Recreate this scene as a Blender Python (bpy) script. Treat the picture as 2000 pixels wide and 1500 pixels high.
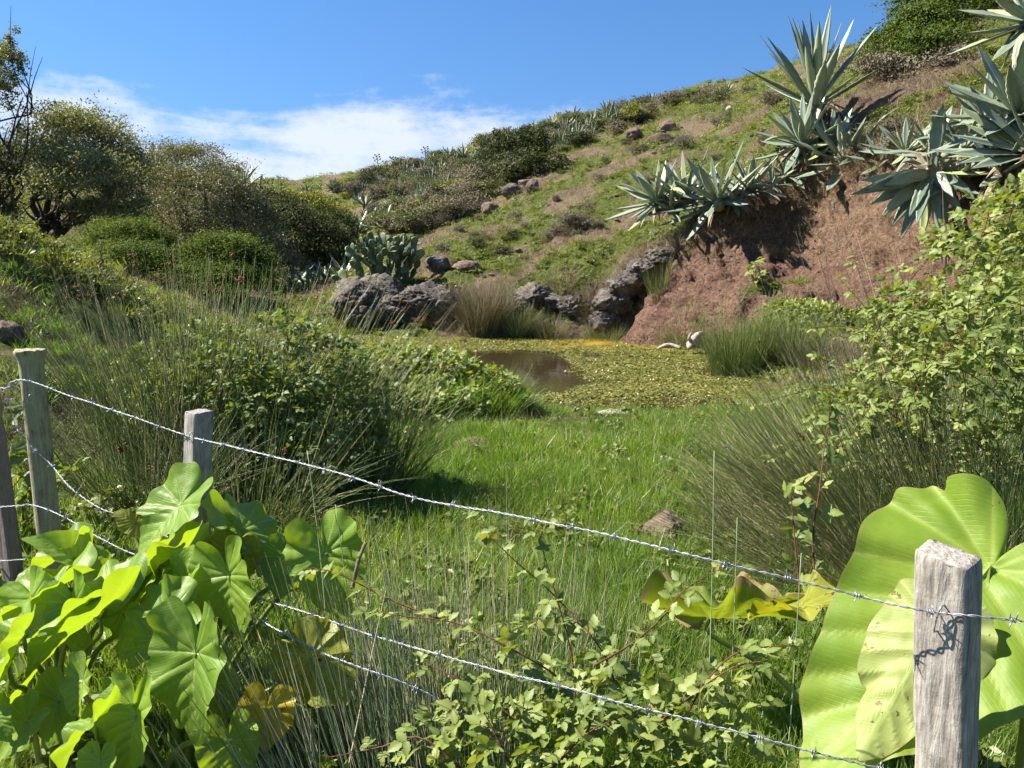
import bpy, math
import numpy as np
from mathutils import Vector, Matrix

# ------------------------------------------------------------------ camera
for o in list(bpy.data.objects):
    bpy.data.objects.remove(o)
SC = bpy.context.scene
COL = SC.collection
FPX = 1502.0                        # focal length in pixels of a 2000 px wide frame
PITCH = math.radians(9.5)
cam_d = bpy.data.cameras.new('camera')
cam_d.sensor_width = 36.0
cam_d.lens = 36.0 * FPX / 2000.0
cam_d.clip_start = 0.05
cam_d.clip_end = 3000.0
cam = bpy.data.objects.new('camera', cam_d)
COL.objects.link(cam)
cam.location = (0, 0, 0)
cam.rotation_euler = (math.radians(90) - PITCH, 0, 0)
SC.camera = cam

# ------------------------------------------------------------------ sky and sun
SUN_DIR = Vector((-0.93, 0.14, 1.02)).normalized()      # towards the sun
sun_el = math.asin(SUN_DIR.z)
sun_az = math.atan2(SUN_DIR.x, SUN_DIR.y)
W = bpy.data.worlds.new('World')
SC.world = W
W.use_nodes = True
wt = W.node_tree
wt.nodes.clear()


def wn(t, **kw):
    n = wt.nodes.new(t)
    for k, v in kw.items():
        setattr(n, k, v)
    return n


def wm(op, a, b=None, c=None, clamp=False):
    n = wn('ShaderNodeMath', operation=op, use_clamp=clamp)
    for i, s in enumerate((a, b, c)):
        if s is None:
            continue
        if isinstance(s, (int, float)):
            n.inputs[i].default_value = s
        else:
            wt.links.new(s, n.inputs[i])
    return n.outputs[0]


SKYX, SKYY = 0.1, 5.5
sky = wn('ShaderNodeTexSky', sky_type='NISHITA')
sky.sun_disc = False
sky.sun_elevation = sun_el
sky.sun_rotation = sun_az
sky.altitude = 300
sky.air_density = 1.25
sky.dust_density = 0.15
sky.ozone_density = 3.2
hs = wn('ShaderNodeHueSaturation')
hs.inputs['Hue'].default_value = 0.507
hs.inputs['Saturation'].default_value = 1.27
hs.inputs['Value'].default_value = 0.54
wt.links.new(sky.outputs[0], hs.inputs['Color'])
tc = wn('ShaderNodeTexCoord')
# clean, deep blue air right down to the skyline: look the sky up a little higher than the view direction
lift = wn('ShaderNodeMapping')
lift.inputs['Scale'].default_value = (1.0, 1.0, 0.85)
lift.inputs['Location'].default_value = (0.0, 0.0, 0.17)
wt.links.new(tc.outputs['Generated'], lift.inputs[0])
lnorm = wn('ShaderNodeVectorMath', operation='NORMALIZE')
wt.links.new(lift.outputs[0], lnorm.inputs[0])
wt.links.new(lnorm.outputs[0], sky.inputs['Vector'])
sep = wn('ShaderNodeSeparateXYZ')
wt.links.new(tc.outputs['Generated'], sep.inputs[0])
dz = sep.outputs[2]
mp = wn('ShaderNodeMapping')
mp.inputs['Scale'].default_value = (3.2, 3.2, 22.0)
mp.inputs['Location'].default_value = (1.7, 0.4, 3.1)
wt.links.new(tc.outputs['Generated'], mp.inputs[0])
n1 = wn('ShaderNodeTexNoise')
n1.inputs['Scale'].default_value = 1.0
n1.inputs['Detail'].default_value = 8.0
n1.inputs['Roughness'].default_value = 0.55
n1.inputs['Distortion'].default_value = 0.6
wt.links.new(mp.outputs[0], n1.inputs['Vector'])
mp2 = wn('ShaderNodeMapping')
mp2.inputs['Scale'].default_value = (7.0, 7.0, 13.0)
mp2.inputs['Location'].default_value = (4.3, 2.2, 0.3)
wt.links.new(tc.outputs['Generated'], mp2.inputs[0])
n2 = wn('ShaderNodeTexNoise')
n2.inputs['Scale'].default_value = 1.0
n2.inputs['Detail'].default_value = 9.0
n2.inputs['Roughness'].default_value = 0.66
wt.links.new(mp2.outputs[0], n2.inputs['Vector'])
mp3 = wn('ShaderNodeMapping')
mp3.inputs['Scale'].default_value = (1.15, 1.15, 1.15)
mp3.inputs['Location'].default_value = (SKYX, SKYY, 0.0)
wt.links.new(tc.outputs['Generated'], mp3.inputs[0])
n3 = wn('ShaderNodeTexNoise')
n3.inputs['Scale'].default_value = 1.6
n3.inputs['Detail'].default_value = 1.0
wt.links.new(mp3.outputs[0], n3.inputs['Vector'])
# low bank of cloud all round the horizon: cover falls off with elevation
band = wn('ShaderNodeMapRange', interpolation_type='SMOOTHSTEP')
band.inputs['From Min'].default_value = 0.225
band.inputs['From Max'].default_value = 0.13
band.inputs['To Min'].default_value = -0.19
band.inputs['To Max'].default_value = 0.10
wt.links.new(dz, band.inputs['Value'])
mix12 = wm('ADD', wm('MULTIPLY', n1.outputs['Fac'], 0.42), wm('MULTIPLY', n2.outputs['Fac'], 0.58))
cov = wm('ADD', wm('ADD', mix12, band.outputs[0]), wm('MULTIPLY', wm('SUBTRACT', n3.outputs['Fac'], 0.5), 0.9))
cm = wn('ShaderNodeMapRange', interpolation_type='SMOOTHSTEP')
cm.inputs['From Min'].default_value = 0.50
cm.inputs['From Max'].default_value = 0.68
cm.inputs['To Max'].default_value = 0.86
wt.links.new(cov, cm.inputs['Value'])
mixc = wn('ShaderNodeMixRGB')
mixc.inputs['Color2'].default_value = (2.75, 2.92, 3.2, 1)
wt.links.new(cm.outputs[0], mixc.inputs['Fac'])
wt.links.new(hs.outputs[0], mixc.inputs['Color1'])
bg = wn('ShaderNodeBackground')
bg.inputs['Strength'].default_value = 0.115
wt.links.new(mixc.outputs[0], bg.inputs['Color'])
wo = wn('ShaderNodeOutputWorld')
wt.links.new(bg.outputs[0], wo.inputs['Surface'])

sun_d = bpy.data.lights.new('sun', 'SUN')
sun_d.energy = 5.0
sun_d.angle = math.radians(0.53)
sun_d.color = (1.0, 0.94, 0.84)
sun = bpy.data.objects.new('sun', sun_d)
COL.objects.link(sun)
sun.rotation_euler = SUN_DIR.to_track_quat('Z', 'Y').to_euler()
sun.location = (-20, 5, 24)

SC.view_settings.view_transform = 'Standard'
SC.view_settings.look = 'None'
SC.view_settings.exposure = 1.55
SC.view_settings.gamma = 1.0
SC.view_settings.use_curve_mapping = False
SC.cycles.max_bounces = 5
SC.cycles.diffuse_bounces = 3
SC.cycles.glossy_bounces = 2
SC.cycles.transmission_bounces = 4
SC.cycles.transparent_max_bounces = 6
SC.cycles.use_denoising = True
SC.cycles.use_adaptive_sampling = True
SC.cycles.adaptive_threshold = 0.03

# ------------------------------------------------------------------ small tools
RNG = np.random.default_rng(11)


def rnd(a, b, n=None):
    return RNG.uniform(a, b, n)


def at(px, py, Y):
    """point at forward distance Y seen at pixel (px,py) of the 2000x1500 frame"""
    u = (np.asarray(px, float) - 1000) / FPX
    v = (750 - np.asarray(py, float)) / FPX
    cp, sp = math.cos(PITCH), math.sin(PITCH)
    dy = cp + v * sp
    dzz = -sp + v * cp
    k = np.asarray(Y, float) / dy
    return np.stack(np.broadcast_arrays(u * k, dy * k, dzz * k), -1)


def pix(P):
    P = np.asarray(P, float)
    cp, sp = math.cos(PITCH), math.sin(PITCH)
    f = P[..., 1] * cp - P[..., 2] * sp
    v = P[..., 1] * sp + P[..., 2] * cp
    return np.stack([1000 + FPX * P[..., 0] / f, 750 - FPX * v / f], -1)


def nrm(v):
    v = np.asarray(v, float)
    return v / (np.linalg.norm(v, axis=-1, keepdims=True) + 1e-12)


_pt = np.random.default_rng(3).permutation(4096)
_gr = nrm(np.random.default_rng(5).normal(size=(4096, 3)))


def perlin(P):
    P = np.asarray(P, float)
    i = np.floor(P).astype(np.int64)
    f = P - i
    w = f * f * f * (f * (f * 6 - 15) + 10)
    out = 0
    for dx in (0, 1):
        for dy in (0, 1):
            for dq in (0, 1):
                h = _pt[(_pt[(_pt[(i[..., 0] + dx) & 4095] + i[..., 1] + dy) & 4095] + i[..., 2] + dq) & 4095]
                g = _gr[h]
                d = f - np.array([dx, dy, dq])
                k = (w[..., 0] if dx else 1 - w[..., 0]) * (w[..., 1] if dy else 1 - w[..., 1]) * (w[..., 2] if dq else 1 - w[..., 2])
                out = out + k * (g * d).sum(-1)
    return out * 1.6


def fbm(P, oct=4, gain=0.5):
    P = np.asarray(P, float)
    a, s, t = 1.0, 0.0, 0.0
    for k in range(oct):
        s = s + a * perlin(P * 2.03 ** k + 17.3 * k)
        t += a
        a *= gain
    return s / t


def fbm2(x, y, f, oct=4, z=0.0, gain=0.5):
    return fbm(np.stack([x * f, y * f, np.zeros_like(x) + z], -1), oct, gain)


def sstep(a, b, x):
    t = np.clip((x - a) / (b - a), 0, 1)
    return t * t * (3 - 2 * t)


class Geo:
    """collects vertices and faces of ONE mesh"""

    def __init__(s):
        s.V, s.F, s.T, s.X, s.n = [], [], [], [], 0

    def add(s, V, faces, tint=0.5, aux=0.0):
        V = np.asarray(V, float).reshape(-1, 3)
        s.V.append(V)
        for f in (faces if isinstance(faces, (list, tuple)) else [faces]):
            f = np.asarray(f, np.int64)
            if len(f):
                s.F.append(f + s.n)
        s.T.append(np.broadcast_to(np.asarray(tint, float), (len(V),)))
        s.X.append(np.broadcast_to(np.asarray(aux, float), (len(V),)))
        s.n += len(V)

    def tris(s):
        return sum(len(f) * (f.shape[1] - 2) for f in s.F)

    def mesh(s, name, mat, smooth=True, origin=(0, 0, 0)):
        V = np.concatenate(s.V) - np.asarray(origin, float)
        me = bpy.data.meshes.new(name)
        me.vertices.add(len(V))
        me.vertices.foreach_set('co', V.astype(np.float32).ravel())
        loops = np.concatenate([f.ravel() for f in s.F])
        tot = np.concatenate([np.full(len(f), f.shape[1]) for f in s.F])
        st = np.concatenate([[0], np.cumsum(tot)[:-1]])
        me.loops.add(len(loops))
        me.loops.foreach_set('vertex_index', loops.astype(np.int32))
        me.polygons.add(len(tot))
        me.polygons.foreach_set('loop_start', st.astype(np.int32))
        me.polygons.foreach_set('use_smooth', np.full(len(tot), smooth))
        me.update(calc_edges=True)
        for nm, arr in (('tint', s.T), ('aux', s.X)):
            a = me.attributes.new(nm, 'FLOAT', 'POINT')
            a.data.foreach_set('value', np.concatenate(arr).astype(np.float32))
        if mat is not None:
            me.materials.append(mat)
        return me

    def build(s, name, mat, parent=None, smooth=True, link=True, origin=None):
        if origin is None:
            origin = parent.get('_o', (0, 0, 0)) if parent is not None else (0, 0, 0)
        me = s.mesh(name, mat, smooth, origin)
        o = bpy.data.objects.new(name, me)
        if link:
            COL.objects.link(o)
        if parent is not None:
            o.parent = parent
        return o


_ORIG = {}


def thing(name, label, cat, loc=(0, 0, 0), group=None):
    o = bpy.data.objects.new(name, None)
    o.empty_display_size = 0.1
    COL.objects.link(o)
    o.location = [float(c) for c in loc]
    o['label'] = label
    o['category'] = cat
    if group:
        o['group'] = group
    return o


def part(g, name, mat, root, smooth=True, kind=None, sub=None, label=None):
    """mesh part in world coordinates under an unrotated root empty"""
    me = g.mesh(name, mat, smooth, tuple(root.location))
    o = bpy.data.objects.new(name, me)
    COL.objects.link(o)
    o.parent = sub if sub is not None else root
    if kind:
        o['kind'] = kind
    if label:
        o['label'] = label
    return o


def tag(o, label=None, cat=None, group=None, kind=None):
    if label:
        o['label'] = label
    if cat:
        o['category'] = cat
    if group:
        o['group'] = group
    if kind:
        o['kind'] = kind
    return o


def inst(me, name, parent, M):
    """object that shares mesh data, placed by matrix M in the parent's frame"""
    o = bpy.data.objects.new(name, me)
    COL.objects.link(o)
    o.parent = parent
    o.matrix_local = M
    return o


def perp(D):
    D = nrm(D)
    up = np.where(np.abs(D[..., 2:3]) > 0.9, np.array([1.0, 0, 0]), np.array([0, 0, 1.0]))
    A = nrm(np.cross(D, up))
    return A, np.cross(D, A)


def ribbons(g, P, D, B, L, Wd, S, segs=4, tint=0.5, fold=0.0, prof=None, aux=None):
    """curved tapering blades: pos(t)=P+L(D t + B t^2), width along S"""
    n = len(P)
    t = np.linspace(0, 1, segs + 1)
    L = np.broadcast_to(L, (n,))
    Wd = np.broadcast_to(Wd, (n,))
    C = P[:, None] + L[:, None, None] * (D[:, None] * t[None, :, None] + B[:, None] * (t ** 2)[None, :, None])
    w = (1 - t ** 1.7) * 0.96 + 0.04 if prof is None else prof(t)
    off = S[:, None] * (Wd[:, None] * w[None])[..., None] * 0.5
    tint = np.broadcast_to(tint, (n,))
    V = np.stack([C - off, C + off], 2)
    V = V.reshape(n, (segs + 1) * 2, 3)
    k = np.arange(segs)
    q = np.stack([2 * k, 2 * k + 1, 2 * k + 3, 2 * k + 2], -1)
    F = (q[None] + (np.arange(n) * (segs + 1) * 2)[:, None, None]).reshape(-1, 4)
    ax = np.repeat(np.tile(t, n), 2)
    g.add(V.reshape(-1, 3), F, np.repeat(tint, (segs + 1) * 2), ax)


def stems(g, P, D, B, L, r, segs=5, sides=3, tint=0.5, tip=0.25):
    n = len(P)
    t = np.linspace(0, 1, segs + 1)
    L = np.broadcast_to(L, (n,))
    r = np.broadcast_to(r, (n,))
    C = P[:, None] + L[:, None, None] * (D[:, None] * t[None, :, None] + B[:, None] * (t ** 2)[None, :, None])
    A, Bv = perp(D)
    rr = r[:, None] * (1 - (1 - tip) * t[None])
    a = np.arange(sides) * 2 * math.pi / sides
    ring = A[:, None, None] * np.cos(a)[None, None, :, None] + Bv[:, None, None] * np.sin(a)[None, None, :, None]
    V = C[:, :, None] + ring * rr[:, :, None, None]
    k = np.arange(segs)[:, None]
    j = np.arange(sides)[None]
    q = np.stack([k * sides + j, k * sides + (j + 1) % sides, (k + 1) * sides + (j + 1) % sides, (k + 1) * sides + j], -1).reshape(-1, 4)
    m = (segs + 1) * sides
    F = (q[None] + (np.arange(n) * m)[:, None, None]).reshape(-1, 4)
    g.add(V.reshape(-1, 3), F, np.repeat(np.broadcast_to(tint, (n,)), m), np.tile(np.repeat(t, sides), n))


def smooth_path(pts, n):
    pts = np.asarray(pts, float)
    m = len(pts)
    s = np.linspace(0, m - 1, n)
    i = np.clip(s.astype(int), 0, m - 2)
    f = (s - i)[:, None]
    p0 = pts[np.clip(i - 1, 0, m - 1)]
    p1 = pts[i]
    p2 = pts[i + 1]
    p3 = pts[np.clip(i + 2, 0, m - 1)]
    return 0.5 * (2 * p1 + (p2 - p0) * f + (2 * p0 - 5 * p1 + 4 * p2 - p3) * f ** 2 + (3 * p1 - p0 - 3 * p2 + p3) * f ** 3)


def tube(g, pts, r, sides=6, tint=0.5, cap=True, aux=None):
    pts = np.asarray(pts, float)
    n = len(pts)
    r = np.broadcast_to(np.asarray(r, float), (n,))
    T = np.gradient(pts, axis=0)
    T = nrm(T)
    A = np.zeros_like(T)
    a = perp(T[0][None])[0][0]
    for i in range(n):
        a = a - T[i] * np.dot(a, T[i])
        a = a / (np.linalg.norm(a) + 1e-9)
        A[i] = a
    Bv = np.cross(T, A)
    an = np.arange(sides) * 2 * math.pi / sides
    V = pts[:, None] + r[:, None, None] * (A[:, None] * np.cos(an)[None, :, None] + Bv[:, None] * np.sin(an)[None, :, None])
    k = np.arange(n - 1)[:, None]
    j = np.arange(sides)[None]
    q = np.stack([k * sides + j, k * sides + (j + 1) % sides, (k + 1) * sides + (j + 1) % sides, (k + 1) * sides + j], -1).reshape(-1, 4)
    F = [q]
    if cap:
        F += [np.arange(sides)[None, ::-1], ((n - 1) * sides + np.arange(sides))[None]]
    g.add(V.reshape(-1, 3), F, tint, np.repeat(np.linspace(0, 1, n) if aux is None else aux, sides))


# ------------------------------------------------------------------ materials
def newmat(name):
    m = bpy.data.materials.new(name)
    m.use_nodes = True
    t = m.node_tree
    t.nodes.clear()
    out = t.nodes.new('ShaderNodeOutputMaterial')
    return m, t, out


class NT:
    def __init__(s, t):
        s.t = t

    def node(s, typ, ins=None, **kw):
        n = s.t.nodes.new(typ)
        for k, v in kw.items():
            setattr(n, k, v)
        for k, v in (ins or {}).items():
            s.put(n.inputs[k], v)
        return n

    def put(s, sock, v):
        if hasattr(v, 'is_output') or isinstance(v, bpy.types.NodeSocket):
            s.t.links.new(v, sock)
        else:
            if sock.type == 'RGBA' and len(v) == 3:
                v = (*v, 1)
            sock.default_value = v

    def math(s, op, a, b=0.0, clamp=False):
        n = s.node('ShaderNodeMath', {0: a, 1: b}, operation=op, use_clamp=clamp)
        return n.outputs[0]

    def noise(s, vec, scale, detail=4, rough=0.55, dist=0.0):
        n = s.node('ShaderNodeTexNoise', {'Scale': scale, 'Detail': detail, 'Roughness': rough, 'Distortion': dist})
        if vec is not None:
            s.put(n.inputs['Vector'], vec)
        return n.outputs['Fac']

    def mix(s, f, a, b, mode='MIX'):
        n = s.node('ShaderNodeMixRGB', {'Fac': f, 'Color1': a, 'Color2': b}, blend_type=mode)
        return n.outputs[0]

    def ramp(s, f, stops, interp='LINEAR'):
        n = s.node('ShaderNodeValToRGB', {'Fac': f})
        cr = n.color_ramp
        cr.interpolation = interp
        while len(cr.elements) < len(stops):
            cr.elements.new(0.5)
        for e, (p, c) in zip(cr.elements, stops):
            e.position = p
            e.color = (*c, 1) if len(c) == 3 else c
        return n.outputs[0]

    def sm(s, f, a, b):
        n = s.node('ShaderNodeMapRange', {'Value': f, 'From Min': a, 'From Max': b}, interpolation_type='SMOOTHSTEP')
        return n.outputs[0]

    def attr(s, name):
        return s.node('ShaderNodeAttribute', attribute_name=name).outputs['Fac']

    def bump(s, h, strength=0.5, dist=0.02):
        return s.node('ShaderNodeBump', {'Height': h, 'Strength': strength, 'Distance': dist}).outputs[0]


def leafmat(name, stops, transl=0.3, tcol=None, rough=0.45, spec=0.35, rnd_amt=0.5, hue=0.03, noise_scale=None, tipcol=None):
    """foliage: colour from per-leaf tint and per-object random, light passing through"""
    m, t, out = newmat(name)
    N = NT(t)
    tint = N.attr('tint')
    oi = N.node('ShaderNodeObjectInfo').outputs['Random']
    f = N.math('ADD', N.math('MULTIPLY', tint, 1 - rnd_amt), N.math('MULTIPLY', oi, rnd_amt))
    if noise_scale:
        geo = N.node('ShaderNodeNewGeometry').outputs['Position']
        nz = N.noise(geo, noise_scale, 2)
        f = N.math('ADD', f, N.math('MULTIPLY', N.math('SUBTRACT', nz, 0.5), 0.7), clamp=True)
    c = N.ramp(f, stops)
    if tipcol is not None:
        c = N.mix(N.sm(N.attr('aux'), 0.72, 1.0), c, tipcol)
    p = N.node('ShaderNodeBsdfPrincipled', {'Base Color': c, 'Roughness': rough, 'Specular IOR Level': spec})
    if transl > 0:
        tr_c = N.mix(1.0, c, tcol or (1.6, 1.5, 0.5), 'MULTIPLY')
        tr = N.node('ShaderNodeBsdfTranslucent', {'Color': tr_c})
        mx = N.node('ShaderNodeMixShader', {0: transl, 1: p.outputs[0], 2: tr.outputs[0]})
        t.links.new(mx.outputs[0], out.inputs[0])
    else:
        t.links.new(p.outputs[0], out.inputs[0])
    return m
# ------------------------------------------------------------------ terrain
WATER_Z = -1.85
_cp = []


def cpx(*rows):
    for px, py, Y in rows:
        _cp.append(at(px, py, Y))


def cpw(*rows):
    for r in rows:
        _cp.append(np.array(r, float))


# ground round the camera and the fence
cpw((-8, -6, -1.3), (0, -6, -1.5), (8, -6, -1.2), (-3, -1, -1.45), (3, -1, -1.5), (0, 0.5, -1.58), (-1.5, 1.5, -1.5), (1.5, 1.5, -1.58),
    (-1.2, 2.6, -1.5), (0, 2.6, -1.62), (1.6, 2.6, -1.58), (-2.2, 3, -1.35), (-0.6, 4.5, -1.68), (1, 4.5, -1.7), (2.6, 4.2, -1.6),
    (0.3, 6.5, -1.74), (1.8, 6.5, -1.75), (-1.4, 6.2, -1.7), (0.2, 8.6, -1.80), (1.8, 8.6, -1.80), (2.9, 8.8, -1.79), (-1.2, 8.3, -1.76),
    (4.2, 6.2, -1.55), (4.0, 8.5, -1.74), (5.5, 8.0, -1.2), (4.4, 4.0, -1.45), (7, 5, -0.8), (3.2, 2.5, -1.5), (5, 1.5, -1.3), (10, 0, -0.6), (10, 8, 0.3))
# pond bed
cpw((0.3, 9.9, -1.98), (1.6, 9.9, -1.98), (2.7, 10.2, -1.97), (-0.6, 10.6, -2.05), (0.8, 11.5, -2.2), (2.6, 11.8, -2.1), (3.6, 12.6, -2.0),
    (-1.5, 12.5, -2.15), (0.5, 14, -2.25), (2.8, 14.5, -2.15), (-3.2, 15, -2.1), (-0.5, 16.3, -2.1), (1.8, 16.3, -2.1), (2.9, 15.6, -2.05), (-3.6, 17.2, -2.0),
    (-4.3, 18.2, -1.93))
# pond shore
cpw((-1.0, 9.6, -1.78), (-1.9, 10.8, -1.78), (-3.0, 12.6, -1.76), (-4.2, 14.5, -1.74), (-5.2, 17, -1.7), (-5.4, 19, -1.66),
    (3.7, 10.2, -1.76), (4.2, 11.5, -1.72), (4.6, 13, -1.7), (4.5, 14.6, -1.7))
cpx((690, 638, 18.3), (900, 648, 17.6), (1100, 652, 17.5), (1230, 650, 17.2))
# far shore ledge
cpx((700, 560, 19.8), (850, 545, 19.8), (1000, 545, 19.2), (1120, 538, 18.7), (1230, 512, 18.1), (1000, 600, 18.1), (1130, 600, 17.9))
# valley floor beyond the pond
cpx((600, 610, 20.5), (560, 575, 24), (640, 560, 25), (450, 570, 22), (560, 545, 30), (350, 560, 21), (620, 470, 40), (540, 440, 46), (620, 420, 56))
# slope right of the pond, row by row
cpx((760, 520, 22), (850, 480, 24), (1000, 480, 22.5), (1150, 455, 21), (1280, 440, 19.8), (1340, 460, 18.2),
    (700, 450, 33), (800, 430, 32), (900, 400, 30), (1000, 385, 28), (1100, 350, 27), (1250, 340, 24.5), (1350, 330, 23), (1450, 320, 21),
    (650, 400, 62), (760, 380, 50), (880, 345, 46), (1000, 310, 42), (1130, 275, 38), (1260, 245, 35), (1380, 225, 31), (1480, 220, 26),
    (520, 385, 90), (570, 368, 85), (700, 346, 76), (790, 322, 70), (870, 300, 66), (960, 275, 62), (1040, 252, 58), (1200, 230, 50), (1330, 214, 45), (1400, 206, 42), (1500, 190, 37),
    (1560, 172, 32), (1640, 150, 27))
# knoll and red bank
cpx((1540, 250, 18.8), (1600, 215, 17.8), (1680, 230, 17.3), (1500, 300, 18.6), (1640, 305, 16.3), (1560, 320, 16.8), (1450, 370, 17.0), (1380, 420, 17.0), (1320, 470, 17.0),
    (1700, 120, 20.5), (1740, 70, 21.5), (1790, 15, 22), (1900, -40, 22), (2100, -60, 20), (1700, 190, 18.5), (1800, 160, 17.5), (1800, 240, 15.5), (1700, 275, 15.7),
    (1900, 130, 17), (1900, 230, 14), (2000, 180, 13.5), (2050, 260, 12), (2200, 240, 10), (2200, 100, 14))
# bank lip, face, foot
cpx((1350, 475, 17.0), (1450, 410, 16.75), (1500, 380, 16.85), (1550, 352, 16.7), (1600, 345, 16.3), (1650, 335, 15.6), (1750, 325, 14.4), (1850, 325, 13.2), (1950, 330, 11.8),
    (1430, 470, 16.3), (1500, 460, 16.4), (1560, 440, 16.3), (1600, 425, 15.9), (1650, 420, 15.2), (1750, 420, 14.0), (1850, 430, 12.8),
    (1330, 530, 16.55), (1400, 520, 15.9), (1480, 520, 15.7), (1560, 500, 15.9), (1600, 510, 15.3), (1640, 510, 14.7), (1750, 510, 13.5),
    (1270, 600, 16.5), (1345, 605, 15.9), (1430, 590, 15.1), (1500, 590, 14.4), (1600, 590, 13.9), (1700, 590, 13.0), (1850, 560, 11.8),
    (1290, 640, 16.2), (1400, 645, 15.2), (1560, 640, 13.4), (1660, 650, 12.4), (1500, 690, 12.6), (1600, 720, 11.5), (1950, 480, 10.5), (1850, 640, 10.5))
cpw((9, 10, 1.0), (12, 12, 2.8), (14, 20, 6))
# bank on the left
cpx((0, 462, 8.4), (60, 478, 9.0), (130, 505, 9.8), (220, 552, 10.7), (330, 605, 11.8), (420, 640, 12.3), (0, 560, 7.4), (60, 620, 7.0), (140, 640, 7.6), (200, 690, 7.4), (330, 760, 7.6),
    (30, 700, 5.9), (120, 780, 5.6), (220, 850, 5.4), (60, 850, 4.9), (160, 950, 4.4), (30, 1000, 3.7))
cpw((-6, 3, -0.7), (-8, 6, 0.5), (-10, 9, 1.3), (-5.5, 6, -0.45), (-14, 4, 1.6), (-9, 0, 0.0), (-4, 1.5, -1.2))
# ground behind the left bank, up to the ridge with the far fence
cpx((0, 470, 14), (150, 535, 14.5), (280, 575, 15), (0, 450, 20), (130, 500, 19), (260, 545, 19.5), (0, 400, 27), (150, 430, 27), (300, 460, 27), (420, 500, 28),
    (0, 310, 44), (150, 320, 44), (300, 338, 46), (420, 355, 50), (480, 368, 56), (520, 372, 62))
cpw((-40, 20, 3.5), (-40, 60, 8), (40, 40, 17), (40, 10, 9), (-40, -20, 1), (40, -20, 1), (0, -40, -1), (0, 140, 9), (-60, 120, 9), (60, 100, 24),
    (150, 150, 26), (-150, 150, 8), (-150, -150, 0), (150, -150, 4), (0, 260, 4), (0, -200, 0))
CP = np.array(_cp)
_XY = CP[:, :2]


def _ker(a, b):
    d = np.sqrt(((a[:, None] - b[None]) ** 2).sum(-1) + 0.05)
    return -d


_n = len(CP)
_A = np.zeros((_n + 3, _n + 3))
_A[:_n, :_n] = _ker(_XY, _XY) + np.eye(_n) * 0.03
_A[:_n, _n] = 1
_A[:_n, _n + 1:] = _XY * 0.01
_A[_n, :_n] = 1
_A[_n + 1:, :_n] = _XY.T * 0.01
_sol = np.linalg.solve(_A, np.concatenate([CP[:, 2], [0, 0, 0]]))


def seg_dist(x, y, pts):
    """distance of points to a polyline, in plan"""
    d = np.full(np.shape(x), 1e9)
    for (ax, ay), (bx, by) in zip(pts[:-1], pts[1:]):
        vx, vy = bx - ax, by - ay
        t = np.clip(((x - ax) * vx + (y - ay) * vy) / (vx * vx + vy * vy + 1e-9), 0, 1)
        d = np.minimum(d, np.hypot(x - ax - t * vx, y - ay - t * vy))
    return d


def base_h(x, y):
    x = np.asarray(x, float).ravel()
    y = np.asarray(y, float).ravel()
    out = np.empty(len(x))
    for i in range(0, len(x), 20000):
        P = np.stack([x[i:i + 20000], y[i:i + 20000]], -1)
        out[i:i + 20000] = _ker(P, _XY) @ _sol[:_n] + _sol[_n] + (P * 0.01) @ _sol[_n + 1:]
    return out


# the bare red bank, in plan: a band along its face
_bank = [tuple(at(px, py, Y)[:2]) for px, py, Y in ((1290, 600, 16.4), (1380, 540, 15.9), (1440, 490, 16.0), (1500, 470, 16.15), (1560, 460, 16.2), (1620, 455, 15.6), (1700, 460, 14.6), (1800, 460, 13.4), (1950, 480, 11.6))]


_bank2 = [tuple(at(px, py, Y)[:2]) for px, py, Y in ((1300, 620, 16.2), (1350, 600, 15.4), (1430, 585, 14.8), (1520, 585, 14.4), (1640, 580, 13.7), (1750, 575, 12.9))]


def bank_mask(x, y, z=None):
    d = np.minimum(seg_dist(x, y, _bank), seg_dist(x, y, _bank2) + 0.35)
    return 1 - sstep(0.60, 1.0, d + 0.30 * fbm2(x, y, 1.3, 4, 4.0))


def height(x, y):
    sh = np.shape(x)
    x = np.asarray(x, float).ravel()
    y = np.asarray(y, float).ravel()
    z = base_h(x, y)
    r = np.hypot(x, y)
    b = bank_mask(x, y)
    slope = sstep(-1.75, -0.9, z)
    z = z + fbm2(x, y, 0.45, 4, 1.0) * 0.45 * slope * sstep(9, 20, r) * (1 - 0.5 * b) + fbm2(x, y, 1.5, 5, 2.0, 0.6) * 0.21 * slope + fbm2(x, y, 0.9, 3, 8.0) * 0.05 * (1 - slope)
    z = z + fbm2(x, y, 0.12, 3, 5.0) * 1.2 * sstep(30, 60, r)
    # rills and lumps in the bare bank
    q = fbm2(x * 1.0 + y * 0.6, y * 0.35 - x * 0.2, 2.6, 5, 3.0, 0.62)
    z = z + b * (0.24 * q + 0.20 * fbm2(x, y, 3.2, 5, 3.5, 0.65) - 0.30 * np.abs(fbm2(x, y, 0.8, 3, 6.0)))
    return z.reshape(sh)


def H1(x, y):
    return float(height(np.array([x]), np.array([y]))[0])


_ys = np.concatenate([np.linspace(1.6, 8, 120), np.linspace(8.03, 26, 420), np.geomspace(26.1, 160, 240)])


def hit(px, py):
    """terrain point seen at a pixel of the frame (used at design scale to stand things on the ground)"""
    P = at(px, py, _ys)
    h = height(P[:, 0], P[:, 1])
    k = np.where(P[:, 2] <= np.maximum(h, WATER_Z))[0]
    if not len(k):
        return None
    i = k[0]
    p = P[i].copy()
    p[2] = max(h[i], WATER_Z)
    return p


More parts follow.
